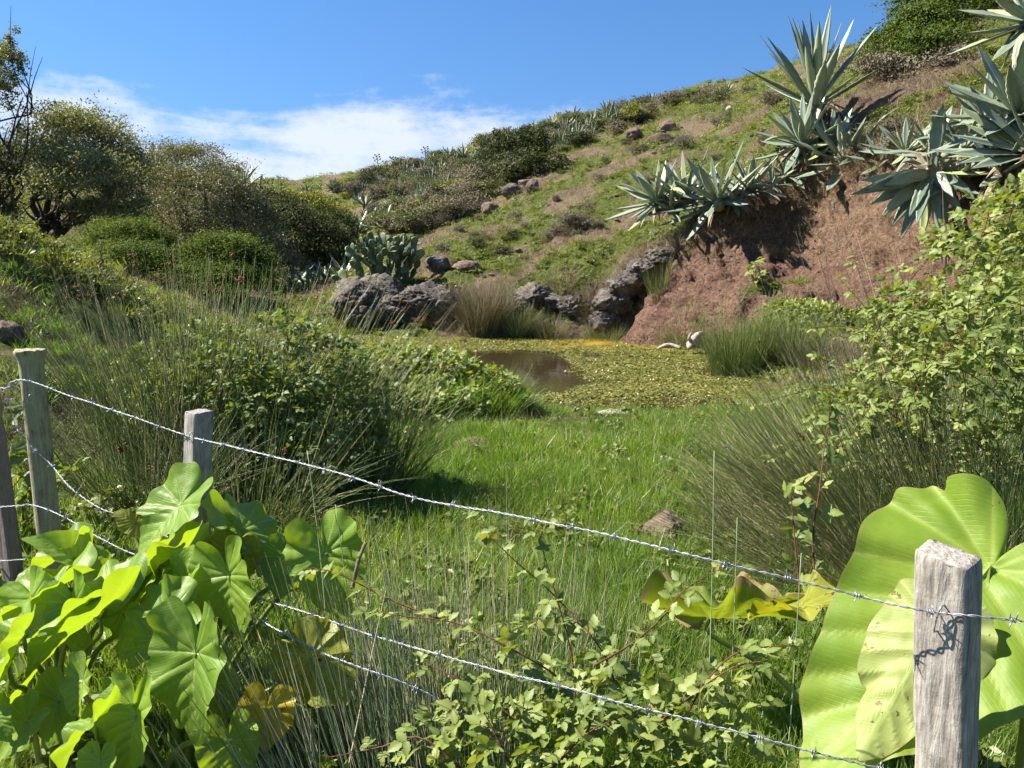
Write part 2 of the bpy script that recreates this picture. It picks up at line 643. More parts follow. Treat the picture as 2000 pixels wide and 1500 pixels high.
# polar sheet round the viewpoint, fine in front and coarse behind
th = np.radians(np.concatenate([np.arange(-180, -46, 4.0), np.arange(-46, 46, 0.2), np.arange(46, 180, 4.0)]))
rr = np.concatenate([[0.05], np.linspace(0.5, 3, 30), np.geomspace(3.03, 11.5, 110), np.linspace(11.55, 24, 270), np.geomspace(24.1, 100, 120), np.geomspace(104, 900, 26)])
TH, RR = np.meshgrid(th, rr)
X = RR * np.sin(TH)
Y = RR * np.cos(TH)
far = sstep(120, 600, RR)
Z = height(X, Y) * (1 - far) + far * (-6.0)
g = Geo()
nt = len(th)
nr = len(rr)
i = np.arange(nr - 1)[:, None]
j = np.arange(nt)[None]
F = np.stack([i * nt + j, i * nt + (j + 1) % nt, (i + 1) * nt + (j + 1) % nt, (i + 1) * nt + j], -1).reshape(-1, 4)
bm = bank_mask(X.ravel(), Y.ravel())
_zb = base_h(X.ravel(), Y.ravel())


_crest = [tuple(at(px, py, Y)[:2]) for px, py, Y in ((-80, 450, 9.2), (0, 462, 8.6), (60, 478, 9.2), (130, 505, 10.0), (220, 552, 10.9), (330, 605, 12.0))]


def green_mask(x, y):
    """1 where grass grows, 0 on bare earth: patches on the slope, all of the meadow"""
    r = np.hypot(x, y)
    a = fbm2(x, y, 0.55, 4, 9.0)
    s = fbm2((x + y) * 0.45, (y - x) * 1.3, 0.6, 3, 12.0)
    m = sstep(-0.16, 0.13, a + 0.28 * s + 0.055)
    near = 1 - sstep(9.0, 11.5, y + 0 * x)
    lb = sstep(-1.9, -2.6, x + 0.12 * y) * (1 - sstep(13, 15, y))
    m = np.maximum(m, near * (1 - lb))
    m = np.where(lb > 0.3, m * 0.7, m)
    bk = at(1770, 165, 17.9)
    m = m * sstep(0.7, 1.5, np.hypot((x - bk[0]) / 1.4, y - bk[1]) + 0.5 * fbm2(x, y, 1.2, 3, 3.0))
    crest = np.exp(-(seg_dist(x, y, _crest) / 0.5) ** 2)
    m = np.maximum(m, crest)
    return m


gm = green_mask(X.ravel(), Y.ravel())
PT = np.stack([X, Y, Z], -1)
# crumbling relief of the cut bank, pushed out along the face
du = np.roll(PT, -1, 1) - np.roll(PT, 1, 1)
dv = np.gradient(PT, axis=0)
NT_ = nrm(np.cross(dv, du))
NT_ = NT_ * np.sign(NT_[..., 2:3] + 1e-9)
sel = bm.reshape(X.shape) > 0.02
Q = PT[sel]
led = fbm(Q * np.array([1.1, 1.1, 4.2]) + 3.0, 5, 0.6)
lump = np.abs(fbm(Q * 1.5 + 9.0, 4, 0.55))
fine = fbm(Q * 5.5 + 5.0, 5, 0.75)
PT[sel] += NT_[sel] * (bm.reshape(X.shape)[sel] * (0.22 * led - 0.16 * lump + 0.06 + 0.11 * fine))[:, None]
g.add(PT, F[:, ::-1], gm, bm)


def ground_material():
    m, t, out = newmat('earth_and_turf')
    N = NT(t)
    pos = N.node('ShaderNodeNewGeometry').outputs['Position']
    gfac = N.attr('tint')
    bank = N.attr('aux')
    n1 = N.noise(pos, 1.3, 5)
    n2 = N.noise(pos, 9.0, 5, 0.65)
    n3 = N.noise(pos, 45.0, 4, 0.7)
    n4 = N.noise(pos, 0.35, 3)
    mus = N.sm(N.math('ADD', N.math('MULTIPLY', n2, 0.7), N.math('MULTIPLY', n3, 0.3)), 0.3, 0.7)
    soil = N.ramp(n2, [(0.25, (0.07, 0.046, 0.031)), (0.5, (0.15, 0.103, 0.072)), (0.75, (0.24, 0.175, 0.125))])
    thatch = N.ramp(n3, [(0.2, (0.085, 0.06, 0.032)), (0.55, (0.20, 0.155, 0.085)), (0.8, (0.30, 0.25, 0.15))])
    dry = N.mix(N.sm(n1, 0.42, 0.6), soil, thatch)
    grass = N.ramp(mus, [(0.0, (0.045, 0.055, 0.015)), (0.5, (0.10, 0.125, 0.028)), (1.0, (0.16, 0.185, 0.045))])
    gf = N.sm(N.math('ADD', gfac, N.math('MULTIPLY', N.math('SUBTRACT', n2, 0.5), 1.3)), 0.35, 0.75)
    c = N.mix(gf, dry, grass)
    red = N.ramp(N.math('ADD', N.math('MULTIPLY', n2, 0.5), N.math('MULTIPLY', n1, 0.5)), [(0.3, (0.13, 0.075, 0.052)), (0.5, (0.235, 0.14, 0.098)), (0.7, (0.33, 0.212, 0.15))])
    sx = N.node('ShaderNodeSeparateXYZ', {0: pos})
    tanf = N.math('MULTIPLY', N.sm(N.math('ADD', sx.outputs[2], N.math('MULTIPLY', n1, 1.2)), 0.1, 1.0), 0.75)
    red = N.mix(tanf, red, N.ramp(n2, [(0.3, (0.155, 0.097, 0.058)), (0.5, (0.265, 0.175, 0.108)), (0.7, (0.37, 0.26, 0.165))]))
    st = N.noise(N.node('ShaderNodeMapping', {'Vector': pos, 'Rotation': (0.35, 0.5, 0.2), 'Scale': (1.0, 1.0, 2.6)}).outputs[0], 1.5, 6, 0.62, 1.6)
    red = N.mix(N.math('MULTIPLY', N.sm(st, 0.52, 0.62), 0.5), red, (0.12, 0.062, 0.042))
    pit = N.node('ShaderNodeTexVoronoi', {'Vector': pos, 'Scale': 7.0, 'Randomness': 1.0}).outputs['Distance']
    red = N.mix(N.math('MULTIPLY', N.sm(pit, 0.22, 0.12), N.sm(n1, 0.42, 0.55)), red, (0.06, 0.032, 0.024))
    red = N.mix(N.math('MULTIPLY', N.sm(n3, 0.58, 0.72), 0.6), red, (0.11, 0.06, 0.042))
    n5 = N.noise(pos, 16.0, 6, 0.75)
    red = N.mix(N.sm(n5, 0.56, 0.40), red, N.mix(1.0, red, (0.62, 0.60, 0.60), 'MULTIPLY'))
    red = N.mix(N.math('MULTIPLY', N.sm(n5, 0.60, 0.72), 0.6), red, (0.42, 0.30, 0.22))
    c = N.mix(N.sm(N.math('ADD', bank, N.math('MULTIPLY', N.math('SUBTRACT', n2, 0.5), 0.5)), 0.3, 0.6), c, red)
    hgt = N.math('ADD', N.math('ADD', N.math('MULTIPLY', n2, 1.0), N.math('MULTIPLY', n5, 0.9)), N.math('MULTIPLY', n3, 0.6))
    p = N.node('ShaderNodeBsdfPrincipled', {'Base Color': c, 'Roughness': 0.95, 'Specular IOR Level': 0.15, 'Normal': N.bump(N.math('ADD', hgt, N.math('MULTIPLY', st, N.math('MULTIPLY', bank, 0.9))), 1.0, 0.10)})
    t.links.new(p.outputs[0], out.inputs[0])
    return m


ground = g.build('ground', ground_material())
tag(ground, 'grassy valley ground with brown earth slopes and a bare red bank', kind='structure')

# pond
def pond_material():
    m, t, out = newmat('pond_water')
    N = NT(t)
    pos = N.node('ShaderNodeNewGeometry').outputs['Position']
    n = N.noise(pos, 1.2, 4)
    al = N.attr('tint')
    n2 = N.noise(pos, 7.0, 4)
    film = N.sm(N.math('ADD', al, N.math('MULTIPLY', N.math('SUBTRACT', n2, 0.5), 0.9)), 0.4, 0.6)
    water = N.node('ShaderNodeBsdfPrincipled', {'Base Color': (0.03, 0.022, 0.010), 'Roughness': 0.04, 'Specular IOR Level': 0.6, 'IOR': 1.33,
                                                'Normal': N.bump(N.noise(pos, 5.0, 2), 0.12, 0.02)})
    ac = N.ramp(n, [(0.3, (0.13, 0.105, 0.014)), (0.5, (0.23, 0.155, 0.018)), (0.7, (0.33, 0.19, 0.022))])
    alg = N.node('ShaderNodeBsdfPrincipled', {'Base Color': ac, 'Roughness': 0.35, 'Normal': N.bump(n2, 0.4, 0.01)})
    mx = N.node('ShaderNodeMixShader', {0: film, 1: water.outputs[0], 2: alg.outputs[0]})
    t.links.new(mx.outputs[0], out.inputs[0])
    return m


_open = [at(px, py, 1) for px, py in ((900, 690), (1010, 684), (1095, 692), (1130, 714), (1110, 728), (1175, 748), (1110, 768), (1040, 776), (960, 775), (900, 740))]
OPEN = np.array([p[:2] * (WATER_Z / p[2]) for p in _open])


def inpoly(x, y, poly):
    c = np.zeros(np.shape(x), bool)
    n = len(poly)
    for i in range(n):
        x1, y1 = poly[i]
        x2, y2 = poly[(i + 1) % n]
        k = ((y1 > y) != (y2 > y)) & (x < (x2 - x1) * (y - y1) / (y2 - y1 + 1e-12) + x1)
        c ^= k
    return c


xs = np.linspace(-6.5, 5.2, 150)
ys = np.linspace(9.0, 19.5, 150)
XX, YY = np.meshgrid(xs, ys)
hh = height(XX, YY)
keep = hh < WATER_Z + 0.16
op = inpoly(XX + 0.12 * fbm2(XX, YY, 2.0, 2), YY + 0.25 * fbm2(XX, YY, 2.0, 2, 4.), OPEN)
film = np.where(op, 0.0, 0.30 + 0.6 * sstep(14.2, 16.0, YY) + 0.2 * fbm2(XX, YY, 0.8, 3, 2.0) - 0.35 * (1 - sstep(9.6, 10.6, YY)))
idx = np.arange(150 * 150).reshape(150, 150)
q = np.stack([idx[:-1, :-1], idx[:-1, 1:], idx[1:, 1:], idx[1:, :-1]], -1).reshape(-1, 4)
kq = keep.ravel()[q].any(1)
g = Geo()
g.add(np.stack([XX, YY, np.full_like(XX, WATER_Z)], -1), q[kq], film.ravel())
pond = g.build('pond_water', pond_material())
tag(pond, 'shallow brown pond water with yellow algae film', kind='structure')
# ------------------------------------------------------------------ rocks
import bmesh


def ico(sub):
    b = bmesh.new()
    bmesh.ops.create_icosphere(b, subdivisions=sub, radius=1.0)
    V = np.array([v.co[:] for v in b.verts])
    F = np.array([[v.index for v in f.verts] for f in b.faces])
    b.free()
    return V, F


ICO = {k: ico(k) for k in (1, 2, 3, 4, 5, 6)}


def rockgeo(g, c, r, seed, sub=4, amp=0.35, freq=1.3, pore=0.0, flat=0.0, rz=0.0):
    V, F = ICO[sub]
    d = V.copy()
    s = np.array([seed * 7.1, seed * 3.3, seed * 1.7])
    n = fbm(d * freq + s, 4)
    n2 = fbm(d * freq * 3.1 + s, 4, 0.6)
    k = 1 + amp * n + amp * 0.35 * n2
    if pore:
        k = k - pore * sstep(0.12, 0.5, fbm(d * freq * 6 + s, 3)) - pore * 0.6 * np.abs(fbm(d * freq * 13 + s, 2))
    P = d * k[:, None]
    # planes of fracture
    rs = np.random.default_rng(seed)
    for _ in range(5):
        pn = nrm(rs.normal(size=3))
        lim = rs.uniform(0.72, 0.95)
        e = P @ pn - lim
        P = P - np.where(e > 0, e * 0.85, 0)[:, None] * pn
    P = P * np.asarray(r)
    ca, sa = math.cos(rz), math.sin(rz)
    P = np.stack([P[:, 0] * ca - P[:, 1] * sa, P[:, 0] * sa + P[:, 1] * ca, P[:, 2]], -1)
    g.add(P + np.asarray(c), F, np.clip(0.5 + n2, 0, 1), np.clip(d[:, 2], 0, 1))


def rockmat(name, a, b, c, lichen=None, bump=0.6):
    m, t, out = newmat(name)
    N = NT(t)
    pos = N.node('ShaderNodeNewGeometry').outputs['Position']
    n1 = N.noise(pos, 4.0, 6, 0.65)
    n2 = N.noise(pos, 22.0, 5, 0.7)
    n3 = N.noise(pos, 1.1, 3)
    col = N.ramp(N.math('ADD', N.math('MULTIPLY', n1, 0.6), N.math('MULTIPLY', n2, 0.4)), [(0.32, a), (0.5, b), (0.66, c)])
    if lichen:
        col = N.mix(N.math('MULTIPLY', N.sm(n3, 0.5, 0.62), N.sm(n2, 0.42, 0.6)), col, lichen)
    p = N.node('ShaderNodeBsdfPrincipled', {'Base Color': col, 'Roughness': 0.93, 'Specular IOR Level': 0.2,
                                            'Normal': N.bump(N.math('ADD', n1, N.math('MULTIPLY', n2, 0.7)), bump, 0.06)})
    t.links.new(p.outputs[0], out.inputs[0])
    return m


M_ROCK = rockmat('grey_lava_rock', (0.03, 0.026, 0.022), (0.105, 0.09, 0.076), (0.27, 0.24, 0.205), (0.22, 0.19, 0.10), 1.0)
M_ROCKB = rockmat('brown_rock', (0.06, 0.04, 0.028), (0.16, 0.115, 0.085), (0.27, 0.21, 0.16), None, 0.8)
M_ROCKP = rockmat('pale_rock', (0.22, 0.20, 0.17), (0.36, 0.33, 0.28), (0.50, 0.47, 0.42))


def rock(name, label, px, py, Y, r, seed, mat=None, sub=4, group=None, amp=0.35, pore=0.0, sink=0.25, rz=0.0, ground_at=True, freq=1.3):
    p = at(px, py, Y)
    if ground_at:
        p[2] = max(H1(p[0], p[1]), WATER_Z)
    g = Geo()
    c = p + np.array([0, 0, r[2] * (1 - 2 * sink)])
    rockgeo(g, c, r, seed, sub, amp, freq, pore, rz=rz)
    o = g.build(name, mat or M_ROCK, None, origin=tuple(p))
    o.location = p
    tag(o, label, 'rock', group)
    return o


def outcrop(label, lumps, seed, pore=0.2, amp=0.45):
    """ledge of crusty lava: several lumps grown into one body"""
    c0 = at(lumps[0][0], lumps[0][1], lumps[0][2])
    c0[2] = max(H1(c0[0], c0[1]), WATER_Z) - 0.05
    g = Geo()
    for k, (px, py, Y, rx, ry, rz) in enumerate(lumps):
        rockgeo(g, at(px, py, Y), (rx * 1.22, ry * 1.2, rz * 1.15), seed + k, 6 if rx > .55 else 5, amp, 1.7, pore, rz=k * .7)
    o = g.build('rock_outcrop', M_ROCK, None, origin=tuple(c0))
    o.location = c0
    tag(o, label, 'rock')
    return o


outcrop('large pitted grey rock outcrop beside prickly pear at the far water edge', [(700, 590, 18.5, .55, .5, .42), (735, 575, 18.8, .6, .55, .40), (715, 612, 18.35, .42, .4, .28), (765, 605, 18.4, .45, .4, .32), (690, 560, 19.0, .35, .4, .2)], 21)
outcrop('dark undercut rock between the pitted outcrop and the brown rush clump', [(830, 588, 18.4, .65, .55, .36), (800, 610, 18.3, .45, .4, .25), (865, 600, 18.3, .45, .45, .38), (845, 570, 18.8, .5, .4, .2)], 33)
outcrop('rounded dark rock right of the brown rush clump above the water', [(1040, 580, 18.2, .42, .35, .26), (1075, 590, 18.1, .3, .3, .2), (1020, 600, 18.1, .25, .3, .16)], 35)
outcrop('low rock half hidden by pale dry tuft on far shore', [(1120, 600, 17.95, .36, .3, .24), (1145, 620, 17.8, .25, .25, .18)], 37)
outcrop('crusty grey rock at the left foot of the red bank', [(1195, 590, 17.5, .4, .35, .3), (1225, 560, 17.4, .38, .3, .26), (1180, 625, 17.4, .3, .3, .22)], 39)
outcrop('dark crusty rock at the left lip of the red bank', [(1262, 525, 17.2, .38, .35, .2), (1295, 500, 17.1, .34, .3, .18), (1240, 545, 17.2, .3, .3, .2)], 41)
rock('boulder', 'grey lichened boulder on grass above the pitted outcrop', 855, 535, 20.2, (0.34, 0.28, 0.24), 43, sub=4, pore=0.1, sink=0.3)
rock('boulder', 'low brown boulder on grass behind the brown rush clump', 912, 530, 20.0, (0.36, 0.26, 0.17), 45, M_ROCKB, sub=4, pore=0.1)
rock('rock_slab', 'flat pale slab topping the row of stones on the slope', 1035, 352, 28.5, (0.42, 0.3, 0.12), 47, M_ROCK, sub=4, sink=0.2)
rock('boulder', 'grey boulder just below the flat pale slab', 1000, 360, 28.3, (0.38, 0.32, 0.28), 49, sub=4)
rock('boulder', 'brown boulder lowest in the row under the pale slab', 958, 395, 27.5, (0.34, 0.28, 0.22), 51, M_ROCKB, sub=4)
rock('boulder', 'dark stone jutting from the bare earth streak', 1040, 393, 26.5, (0.22, 0.2, 0.26), 53, M_ROCKB, sub=4)
rock('boulder', 'dark brown rock at the top of the bare earth streak', 1095, 318, 30.5, (0.5, 0.4, 0.3), 55, M_ROCKB, sub=4)
rock('boulder', 'small whitish stone above the prickly pear', 878, 420, 29, (0.22, 0.2, 0.16), 57, M_ROCKP, sub=3)
rock('boulder', 'white stone on grass left of the tall agave', 1424, 205, 30, (0.13, 0.12, 0.14), 59, M_ROCKP, sub=3)
rock('boulder', 'purple grey boulder on the upper slope grass', 1238, 258, 31, (0.32, 0.28, 0.24), 61, M_ROCKB, sub=4)
rock('boulder', 'dark boulder uppermost on the slope left of the agaves', 1305, 242, 30, (0.36, 0.3, 0.26), 63, M_ROCKB, sub=4)
rock('boulder', 'brown rock bedded in bare earth under the dark boulder', 1290, 275, 27.5, (0.5, 0.3, 0.2), 65, M_ROCKB, sub=4)
rock('boulder', 'broad mossy stone half sunk in the meadow below the thicket', 930, 858, 6.9, (0.24, 0.18, 0.10), 67, M_ROCKB, sub=4, sink=0.5)
rock('boulder', 'pale flat stone at the near water edge', 1200, 812, 8.7, (0.22, 0.12, 0.045), 69, M_ROCKP, sub=4)
rock('mud_lump', 'brown cracked earth lump under the overhanging rushes', 1300, 1050, 4.35, (0.17, 0.15, 0.12), 71, M_ROCKB, sub=5, amp=0.5, sink=0.25)
rock('boulder', 'dark rock sticking out of the left earth bank', 8, 640, 6.4, (0.15, 0.14, 0.11), 73, M_ROCKB, sub=4, pore=0.1)
rock('boulder', 'grey stone on the grassy crest of the left bank', 205, 530, 11.2, (0.14, 0.12, 0.09), 75, sub=3)
rock('boulder', 'two toned stone under the twisted tree on the left bank', 95, 492, 10.3, (0.16, 0.12, 0.08), 77, M_ROCKP, sub=3)
# scattered small stones on the slope
_spots = []
for k in range(30):
    for _ in range(20):
        px, py = rnd(860, 1480), rnd(240, 540)
        if py > 560 - 0.5 * (px - 900) * 0.35 and py < 330:
            continue
        p = hit(px, py)
        if p is not None and 18.5 < p[1] < 33:
            break
    g = Geo()
    s = rnd(0.04, 0.10)
    rockgeo(g, (0, 0, s * 0.35), (s * rnd(0.9, 1.5), s, s * rnd(0.5, 0.8)), 100 + k, 2, 0.3)
    o = g.build('stone', [M_ROCKB, M_ROCK, M_ROCKB][k % 3])
    o.location = p
    tag(o, 'small brown stone lying on the earth and grass slope', 'stone', 'stones on the slope')

# ------------------------------------------------------------------ leaves, crowns
def crown(g, lobes, n, size, bias=0.5, gap=0.0, shell=0.5, seed=0, flat=0.0, asp=0.5, tintb=0.0, per=70, cl=0.20, low=0.55):
    """leaf-sized rhombs in clumps through the volume of several lobes"""
    rs = np.random.default_rng(seed + 77)
    lobes = [(np.asarray(c, float), np.asarray(r, float)) for c, r in lobes]
    wts = np.array([r[0] * r[2] + r[1] * r[0] for c, r in lobes])
    wts = wts / wts.sum()
    nc = max(6, n // per)
    which = rs.choice(len(lobes), nc, p=wts)
    C = np.array([l[0] for l in lobes])[which]
    Rr = np.array([l[1] for l in lobes])[which]
    d = nrm(rs.normal(size=(nc, 3)))
    d[:, 2] = np.where(d[:, 2] < -low, -d[:, 2], d[:, 2])
    rad = shell + (1 - shell) * rs.random(nc) ** 0.55
    rad = rad * (1 + 0.26 * np.abs(rs.normal(size=nc)) * (rs.random(nc) < 0.22))
    cc = C + d * rad[:, None] * Rr
    ct = rs.random(nc)
    k = rs.integers(0, nc, n)
    j = rs.normal(size=(n, 3)) * np.array([1, 1, .7])
    csz = cl * rs.uniform(.55, 1.4, nc)
    P = cc[k] + j * csz[k][:, None] * Rr[k]
    mid = np.mean([l[0] for l in lobes], 0)
    nv = nrm(rs.normal(size=(n, 3)) * (1 - bias) + (nrm(P - mid) * 0.5 + np.array([-0.25, 0, 0.6])) * bias)
    if flat:
        nv = nrm(nv * (1 - flat) + np.array([0, 0, 1.0]) * flat)
    a, b = perp(nv)
    ph = rs.uniform(0, 6.28, n)[:, None]
    u1 = a * np.cos(ph) + b * np.sin(ph)
    v1 = np.cross(nv, u1)
    s = size * rs.uniform(0.6, 1.35, n)[:, None]
    V = np.stack([P - u1 * s, P + v1 * s * asp + nv * s * 0.12, P + u1 * s, P - v1 * s * asp + nv * s * 0.12], 1)
    F = np.arange(n * 4).reshape(n, 4)
    tint = np.clip(rs.random(n) * 0.5 + ct[k] * 0.5 + tintb, 0, 1)
    g.add(V.reshape(-1, 3), F, np.repeat(tint, 4))


def branches(g, base, targets, r0, seed=0, wob=0.12, sides=5):
    rs = np.random.default_rng(seed)
    base = np.asarray(base, float)
    for tg in targets:
        tg = np.asarray(tg, float)
        L = np.linalg.norm(tg - base)
        pts = base + (tg - base) * np.linspace(0, 1, 6)[:, None]
        pts[1:-1] += rs.normal(size=(4, 3)) * wob * L * 0.5
        pts[1:-1, 2] -= 0.06 * L
        tube(g, smooth_path(pts, 14), np.linspace(r0, r0 * 0.25, 14), sides, rs.random())
        for k in range(4):
            i = rs.integers(1, 5)
            q = pts[i]
            e = q + nrm(rs.normal(size=3) + nrm(tg - base) * 1.2 + np.array([0, 0, 0.3])) * L * rs.uniform(0.25, 0.5)
            m = (q + e) / 2 + rs.normal(size=3) * wob * L * 0.25
            tube(g, smooth_path([q, m, e], 7), np.linspace(r0 * 0.4, r0 * 0.1, 7), 4, rs.random())


def barkmat(name, a, b):
    m, t, out = newmat(name)
    N = NT(t)
    pos = N.node('ShaderNodeNewGeometry').outputs['Position']
    n = N.noise(pos, 18.0, 5, 0.65)
    p = N.node('ShaderNodeBsdfPrincipled', {'Base Color': N.ramp(n, [(0.3, a), (0.7, b)]), 'Roughness': 0.9, 'Specular IOR Level': 0.2, 'Normal': N.bump(n, 0.6, 0.02)})
    t.links.new(p.outputs[0], out.inputs[0])
    return m


M_BARK = barkmat('dark_bark', (0.02, 0.016, 0.012), (0.085, 0.07, 0.055))
M_BARKG = barkmat('grey_twig', (0.07, 0.06, 0.05), (0.2, 0.175, 0.145))
L_WILLOW = leafmat('grey_green_leaf', [(0.0, (0.075, 0.088, 0.036)), (0.5, (0.15, 0.165, 0.075)), (1.0, (0.28, 0.285, 0.17))], 0.28, rough=0.55, spec=0.25, rnd_amt=0.15, noise_scale=0.8)
L_WILLOW2 = leafmat('olive_leaf', [(0.0, (0.07, 0.076, 0.034)), (0.5, (0.15, 0.152, 0.075)), (1.0, (0.26, 0.25, 0.145))], 0.2, rough=0.5, rnd_amt=0.15, noise_scale=0.7)
L_FRESH = leafmat('fresh_green_leaf', [(0.0, (0.035, 0.058, 0.012)), (0.5, (0.075, 0.115, 0.022)), (1.0, (0.15, 0.19, 0.04))], 0.3, rough=0.65, spec=0.15, rnd_amt=0.1, noise_scale=1.5)
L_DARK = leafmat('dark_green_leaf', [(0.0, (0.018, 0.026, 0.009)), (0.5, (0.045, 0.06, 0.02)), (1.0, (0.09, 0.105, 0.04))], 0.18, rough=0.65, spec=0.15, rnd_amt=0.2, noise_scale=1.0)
L_YELL = leafmat('yellow_green_leaf', [(0.0, (0.08, 0.09, 0.012)), (0.5, (0.18, 0.19, 0.02)), (1.0, (0.30, 0.30, 0.035))], 0.3, rough=0.5, rnd_amt=0.15, noise_scale=1.0)
L_GREY = leafmat('grey_brown_twiglet', [(0.0, (0.09, 0.075, 0.05)), (0.5, (0.17, 0.145, 0.10)), (1.0, (0.27, 0.235, 0.165))], 0.1, rough=0.8, rnd_amt=0.3, noise_scale=1.0)
L_OLIVE = leafmat('olive_scrub_leaf', [(0.0, (0.05, 0.058, 0.02)), (0.5, (0.10, 0.115, 0.038)), (1.0, (0.18, 0.19, 0.075))], 0.2, rough=0.6, rnd_amt=0.3, noise_scale=1.0)


def pl(px, py, Y, rx, rz, ry=None):
    """lobe: centre seen at a pixel at distance Y, radii given in pixels of the frame"""
    k = Y / FPX
    return (at(px, py, Y), (rx * k, (ry or rx * 0.9) * k, rz * k))


def tree(name, label, cat, base, lobes, n, size, leaf, limbs, r0, seed, group=None, bark=None, **kw):
    base = np.asarray(base, float)
    root = thing(name, label, cat, base, group)
    g = Geo()
    branches(g, base - np.array([0, 0, 0.15]), limbs, r0, seed)
    part(g, 'trunk', bark or M_BARK, root)
    g = Geo()
    crown(g, lobes, n, size, seed=seed, **kw)
    part(g, 'crown', leaf, root, smooth=False)
    return root


def gp(px, py, Y):
    p = at(px, py, Y)
    p[2] = H1(p[0], p[1])
    return p


D1 = 20.5
tree('small_tree', 'grey green tree with dark twisted leaning limbs on left bank', 'tree', gp(62, 480, D1),
     [pl(110, 275, D1, 75, 55), pl(180, 290, D1 + .8, 80, 62), pl(85, 330, D1 - .4, 70, 60), pl(225, 335, D1 + .5, 60, 70), pl(150, 350, D1 - .9, 85, 60), pl(240, 400, D1, 50, 40), pl(50, 380, D1 + .4, 45, 40), pl(140, 240, D1 + .6, 50, 25), pl(200, 425, D1 + .3, 70, 35)],
     52000, 0.033, L_WILLOW, [at(130, 365, D1 - .4), at(100, 300, D1), at(185, 400, D1 - .3), at(235, 350, D1 + .3), at(170, 300, D1 + .5), at(70, 310, D1)], 0.13, 3, gap=0.34, shell=0.5, bias=0.4, asp=0.55)
D0 = 19.5
tree('slender_tree', 'slender half bare tree cut by the left edge of the picture', 'tree', gp(8, 470, D0),
     [pl(25, 90, D0, 20, 28), pl(5, 130, D0, 45, 40), pl(22, 130, D0 + .4, 22, 40), pl(-20, 180, D0, 50, 60), pl(25, 170, D0, 18, 18), pl(-15, 330, D0, 45, 70), pl(0, 400, D0, 35, 50)],
     9500, 0.038, L_WILLOW, [at(20, 75, D0), at(30, 150, D0), at(45, 190, D0 - .3), at(15, 250, D0), at(-30, 120, D0), at(40, 285, D0), at(52, 180, D0)], 0.045, 5, gap=0.2, shell=0.2)
D2 = 25.0
tree('small_tree', 'rounded olive tree standing right of the twisted tree', 'tree', gp(390, 500, D2),
     [pl(335, 325, D2, 60, 40), pl(390, 320, D2 + .8, 55, 38), pl(300, 370, D2, 60, 60), pl(440, 365, D2, 55, 48), pl(370, 390, D2 - 1, 80, 65), pl(460, 420, D2 - .5, 55, 55), pl(330, 440, D2 - 1, 60, 45), pl(420, 460, D2 - 1.3, 60, 40), pl(270, 420, D2 + .5, 40, 50), pl(360, 490, D2 - 1, 80, 30), pl(490, 450, D2, 60, 55), pl(520, 500, D2 - .5, 60, 45), pl(440, 505, D2 - .6, 70, 35)],
     76000, 0.032, L_WILLOW2, [at(340, 340, D2), at(400, 330, D2), at(450, 370, D2), at(300, 380, D2), at(460, 430, D2 - .4), at(360, 400, D2 - 1)], 0.12, 7, gap=0.36, shell=0.5, bias=0.4)
D3 = 29.0
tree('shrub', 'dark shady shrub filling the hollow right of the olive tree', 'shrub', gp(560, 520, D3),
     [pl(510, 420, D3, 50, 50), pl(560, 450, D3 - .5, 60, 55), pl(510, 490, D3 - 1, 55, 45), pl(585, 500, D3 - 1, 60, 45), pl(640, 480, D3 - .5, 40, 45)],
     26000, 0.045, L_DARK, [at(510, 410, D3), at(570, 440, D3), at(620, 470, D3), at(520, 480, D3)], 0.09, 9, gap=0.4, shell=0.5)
tree('shrub', 'grey green shrub between olive tree and yellow topped shrub', 'shrub', gp(520, 470, 32),
     [pl(510, 395, 32, 40, 22), pl(545, 400, 32, 38, 25), pl(525, 430, 31.5, 45, 30)], 12000, 0.045, L_OLIVE, [at(510, 400, 32), at(545, 405, 32)], 0.07, 10, gap=0.4, shell=0.5)
tree('shrub', 'bright yellow topped shrub in the hollow below the skyline fence', 'shrub', gp(600, 480, 33),
     [pl(560, 395, 33, 32, 20), pl(605, 400, 33, 38, 22), pl(640, 415, 33, 34, 20), pl(590, 425, 32.5, 45, 22)], 15000, 0.045, L_YELL, [at(560, 395, 33), at(605, 400, 33), at(640, 415, 33)], 0.08, 11, gap=0.35, shell=0.55)
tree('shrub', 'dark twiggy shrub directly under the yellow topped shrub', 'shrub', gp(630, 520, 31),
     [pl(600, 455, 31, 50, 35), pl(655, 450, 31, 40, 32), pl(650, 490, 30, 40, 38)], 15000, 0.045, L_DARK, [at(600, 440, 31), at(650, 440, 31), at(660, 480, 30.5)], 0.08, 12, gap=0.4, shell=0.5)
DL = 17.2
tree('shrub', 'low spreading green shrub under the two trees, left of its twin', 'shrub', gp(260, 535, DL),
     [pl(205, 478, DL + .6, 50, 36), pl(255, 465, DL + .4, 60, 38), pl(305, 488, DL + .5, 40, 38), pl(255, 510, DL - .5, 85, 35), pl(180, 510, DL - .2, 35, 22)],
     42000, 0.023, L_FRESH, [at(215, 480, DL), at(270, 460, DL), at(320, 480, DL)], 0.05, 13, gap=0.45, shell=0.5, flat=0.45, bias=0.3, asp=0.6)
tree('shrub', 'low domed green shrub behind the seed headed rushes', 'shrub', gp(445, 575, DL),
     [pl(395, 515, DL, 45, 42), pl(445, 497, DL - .2, 62, 38), pl(505, 530, DL, 38, 40), pl(440, 545, DL - .5, 90, 35)],
     46000, 0.023, L_FRESH, [at(400, 500, DL), at(455, 490, DL), at(500, 520, DL)], 0.05, 14, gap=0.45, shell=0.5, flat=0.45, bias=0.3, asp=0.6)
